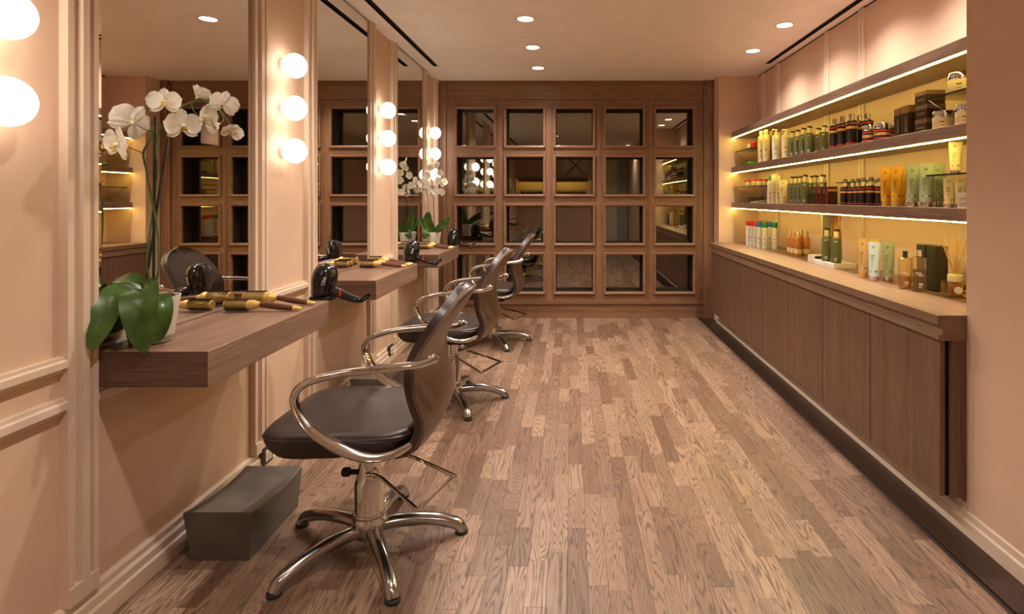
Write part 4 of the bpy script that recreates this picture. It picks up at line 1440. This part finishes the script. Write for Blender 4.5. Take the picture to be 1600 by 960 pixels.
for i, a in enumerate([1269, 1275.5, 1284.5]):
    Y1 = 860 * 1.655 / (a - 893)
    Y0 = Y1 - .068
    t = carton('carton', 1.655, 1.725, Y0, Y1, ZL, ZL + .115, '%s black carton with red edges from the olive bottles' % ORD[i], g, ('darkbrown',))
    MB().box(-.0006, .0706, -.0006, .0686, .1145, .1165).build('red_top', M['red'], t)
    MB().box(-.0008, .004, -.0008, .004, .0, .1145).build('red_edge', M['red'], t)
    MB().box(.005, .065, -.001, 0, .085, .102).build('gold_panel', M['goldband'], t)
    MB().box(-.001, 0, .018, .05, .075, .105).build('emblem_panel', M['greycard'], t)
g = 'black dropper bottles on the lowest shelf'
for i, (a, top, X) in enumerate([(1313, 280, 1.655), (1324.5, 280, 1.655), (1333, 279, 1.655), (1341, 278, 1.655), (1353, 277, 1.665), (1367, 278, 1.68), (1350, 280, 1.74), (1362, 280, 1.75)]):
    r = .0275
    Y = Yfor(a, X, r)
    bottle('dropper_bottle', X, Y, ZL, EYE + (310 - top) * Y / 860 - ZL, r, ('%s black dropper bottle from the red edged cartons, front row' % ORD[i]) if i < 6 else ('%s black dropper bottle of the pair half hidden in the back row' % ['further', 'nearer'][i - 6]), 'bottle', g, 'blackglass', 'dark', 'band')
g = 'squeeze tubes on the lowest product shelf'


def tube_at(a, b_, top, base, z, X, label, body, cap, g, rz=TOWARDS):
    Y = 860 * X / ((a + b_) / 2 - 893)
    w = (b_ - a) * Y / 860
    H = EYE + (310 - top) * Y / 860 - z
    return tube_pack(X, Y, z, H, w, label, g, body, cap, rz)


tube_at(1376, 1393, 262, 323, ZL, 1.655, 'golden orange squeeze tube beside the black dropper bottles', 'orange', 'gold', g)
tube_at(1392, 1410, 260, 323, ZL, 1.655, 'golden orange squeeze tube in front, nearer the sage tubes', 'orange', 'gold', g)
tube_at(1400, 1415, 261, 323, ZL, 1.72, 'golden orange squeeze tube half hidden behind another', 'orange', 'gold', g)
tube_at(1417, 1436, 258, 325, ZL, 1.655, 'sage green squeeze tube beside the orange tubes', 'sage', 'chrome', g)
tube_at(1437, 1459, 255, 325, ZL, 1.655, 'tall sage green squeeze tube in front of the glass ledge end', 'sage', 'chrome', g)
tube_at(1458, 1475, 257, 325, ZL, 1.72, 'sage green squeeze tube partly behind the glass ledge', 'sage', 'chrome', g)
tube_at(1475, 1492, 277, 326, ZL, 1.665, 'cream squeeze tube under the glass ledge', 'cream', 'chrome', g)
tube_at(1493, 1510, 277, 327, ZL, 1.69, 'cream squeeze tube behind the stack of cards', 'cream', 'chrome', g)
tube_at(1484, 1502, 222, 270, 1.358, 1.70, 'cream squeeze tube standing on the near glass ledge', 'cream', 'chrome', g)
t = thing('card_stack', 'tall stack of pale cards at the near end of the lowest shelf', 'cards', (1.63, 2.235, ZL))
for i in range(9):
    MB().box(.002 * (i % 3), .09 + .002 * (i % 2), .001 * (i % 4), .09, .0075 * i, .0075 * i + .006).build('card_pack', M['mauve'], t)

# ---- worktop
g = 'white bottles with coloured caps on the worktop'
caps = [(1171, 384, 'red', 'white bottle with red cap furthest along the worktop'), (1176.5, 385, 'red', 'second white bottle with red cap from the far end of the worktop'), (1182, 386, 'red', 'white bottle with red cap next to a blue cap'),
        (1188, 388, 'blue', 'white bottle with blue cap in the front row on the worktop'), (1196.5, 389.5, 'green', 'white bottle with green cap, between the two blue caps'),
        (1204, 387.5, 'blue', 'white bottle with blue cap standing behind, between green caps'), (1211.5, 389.5, 'green', 'white bottle with green cap nearest the camera'),
        (1190.5, 384.5, 'red', 'white bottle with red cap in the back row, behind the blue cap'), (1197.5, 385, 'red', 'white bottle with red cap in the back row, behind the green cap')]
for px, base, cp, lab in caps:
    Y = 860 * (EYE - ZW) / (base - 310)
    X = (px - 893) * Y / 860
    bottle('shampoo_bottle', X, Y + .02, ZW, .230, .0255, lab, 'bottle', g, 'white', cp, 'widecap', print_mat='ink')
g = 'amber spray bottles on the worktop'
for i, (px, base) in enumerate([(1237, 398), (1242.5, 399.5), (1248.7, 401.2), (1253.5, 398), (1261.5, 401)]):
    Y = 860 * (EYE - ZW) / (base - 310)
    X = (px - 893) * Y / 860
    bottle('spray_bottle', X, Y + .02, ZW, .190, .027, ['amber spray bottle furthest from the camera of five', 'second amber spray bottle from the white capped rows', 'amber spray bottle in front at the middle of the group', 'amber spray bottle hidden behind the others', 'amber spray bottle nearest the white box'][i], 'bottle', g, 'amber', 'tan', 'spray', print_mat='ink')
t = thing('gift_box', 'small white box with a dark end beside the amber bottles', 'box', (1.635, 3.70, ZW))
MB().box(0, .10, .006, .11, 0, .05, bev=.001).build('box_body', M['paper'], t)
MB().box(.002, .11, 0, .006, 0, .048).build('dark_end', M['darkbrown'], t)
tag(MB().box(1.622, 1.765, 3.415, 3.69, ZW, ZW + .031, bev=.002).build('display_tray', M['paper']), 'white display block under the two large olive pump bottles', 'display block')
g = 'large olive pump bottles on the white block'
for px, Y, H, lab in [(1291.5, 3.565, .215, 'large olive pump bottle on the white block, further from the camera'), (1306.5, 3.455, .213, 'large olive pump bottle on the white block, nearer the camera')]:
    bottle('pump_bottle', (px - 893) * Y / 860, Y, ZW + .031, H, .0305, lab, 'bottle', g, 'olive', 'darkbrown', 'darkpump', print_mat='whiteprint')
cd = tag(MB().box(-.058, .058, 0, .003, 0, .295).build('display_card', M['card']), 'tall portrait card showing flowing auburn hair, behind the pump bottles', 'display card')
cd.location = (1.715, 3.615, ZW + .032)
cd.rotation_euler = (math.radians(-5), 0, math.radians(-12))
MB().box(-.061, -.058, 0, .004, 0, .298).box(.058, .061, 0, .004, 0, .298).box(-.061, .061, 0, .004, .295, .298).build('card_edge', M['cream'], cd)
g = 'squeeze tubes on the worktop'
tube_at(1341, 1356, 373, 434, ZW, 1.603, 'amber squeeze tube with gold cap on the worktop', 'goldtube', 'gold', g)
tube_at(1357, 1375, 378, 439, ZW, 1.604, 'pale blue squeeze tube on the worktop between amber and green tubes', 'pale', 'chrome', g)
tube_at(1360, 1374, 374, 434, ZW, 1.665, 'yellow squeeze tube hidden behind the pale blue tube', 'yellow', 'gold', g)
tube_at(1379, 1397, 378, 440, ZW, 1.666, 'sage green squeeze tube with chrome cap on the worktop', 'sage', 'chrome', g)


def perfume(X, Y, H, w, label, fill, capm, rz):
    t = thing('perfume_bottle', label, 'bottle', (X, Y, ZW), rz, 'flat glass bottles on the worktop')
    MB().box(-w / 2, w / 2, -w * .28, w * .28, 0, H, bev=.003).build('glass', M['clear'], t)
    if fill:
        MB().box(-w / 2 + .003, w / 2 - .003, -w * .28 + .003, w * .28 - .003, .004, H * fill).build('liquid', M['liquid' if capm == 'chrome' else 'amber_liquid'], t)
    MB().box(-.010, .010, -.008, .008, H + .002, H + .034, bev=.002).build('cap', M[capm], t)
    MB().lathe([(.006, H - .001), (.006, H + .003)], 10).build('neck', M['gold'], t)
    m = MB()
    for i, (x0, x1, z) in enumerate([(-.7, .3, .52), (-.3, .5, .46), (-.2, .4, .22), (-.2, .5, .18), (-.2, .3, .12)]):
        m.add([(x0 * w / 2, -w * .28 - .0006, z * H), (x1 * w / 2, -w * .28 - .0006, z * H), (x1 * w / 2, -w * .28 - .0006, (z + .03) * H), (x0 * w / 2, -w * .28 - .0006, (z + .03) * H)], [(0, 1, 2, 3)])
    m.build('print', M['whiteprint'], t)['kind'] = 'stuff'
    return t


perfume(1.612, 2.66, .150, .052, 'flat clear glass bottle with brown cap and diamond mark', .42, 'darkbrown', math.radians(-20))
perfume(1.633, 2.585, .162, .052, 'flat glass bottle half full of olive liquid, chrome cap', .64, 'chrome', math.radians(-20))
g = 'tall dark cartons on the worktop'
carton('carton', 1.692, 1.752, 2.56, 2.625, ZW, ZW + .213, 'tall dark green carton beside the reed diffuser', g, ('greenbox',))
carton('carton', 1.692, 1.752, 2.635, 2.70, ZW, ZW + .213, 'tall dark green carton behind the glass bottles', g, ('greenbox',))
t = thing('reed_diffuser', 'glass reed diffuser with pale collar and wooden sticks at the worktop end', 'diffuser', (1.70, 2.44, ZW), math.radians(-20))
MB().box(-.045, .045, -.045, .045, 0, .070, bev=.006).build('glass', M['clear'], t)
MB().box(-.037, .037, -.037, .037, .012, .058, bev=.003).build('oil', M['amber_liquid'], t)
MB().lathe([(.028, .070), (.029, .074), (.029, .098), (.025, .100), (.012, .1)], 22).build('collar', M['cream'], t, True)
MB().lathe([(.016, 0), (.016, .0008)], 18, (-.0, -.0455, .036), Matrix.Rotation(PI / 2, 3, 'X')).build('emblem', M['whiteprint'], t)
for dx, dy, h in [(-.055, .0, .262), (-.040, .02, .268), (-.012, -.02, .268), (.004, .015, .265), (.016, -.005, .268), (.022, .03, .25), (.045, .0, .262), (.10, .02, .21)]:
    MB().tube([(-dx * .15, -dy * .2, .06), (dx, dy, h)], .0024, 6).build('reed', M['reed'], t, True)
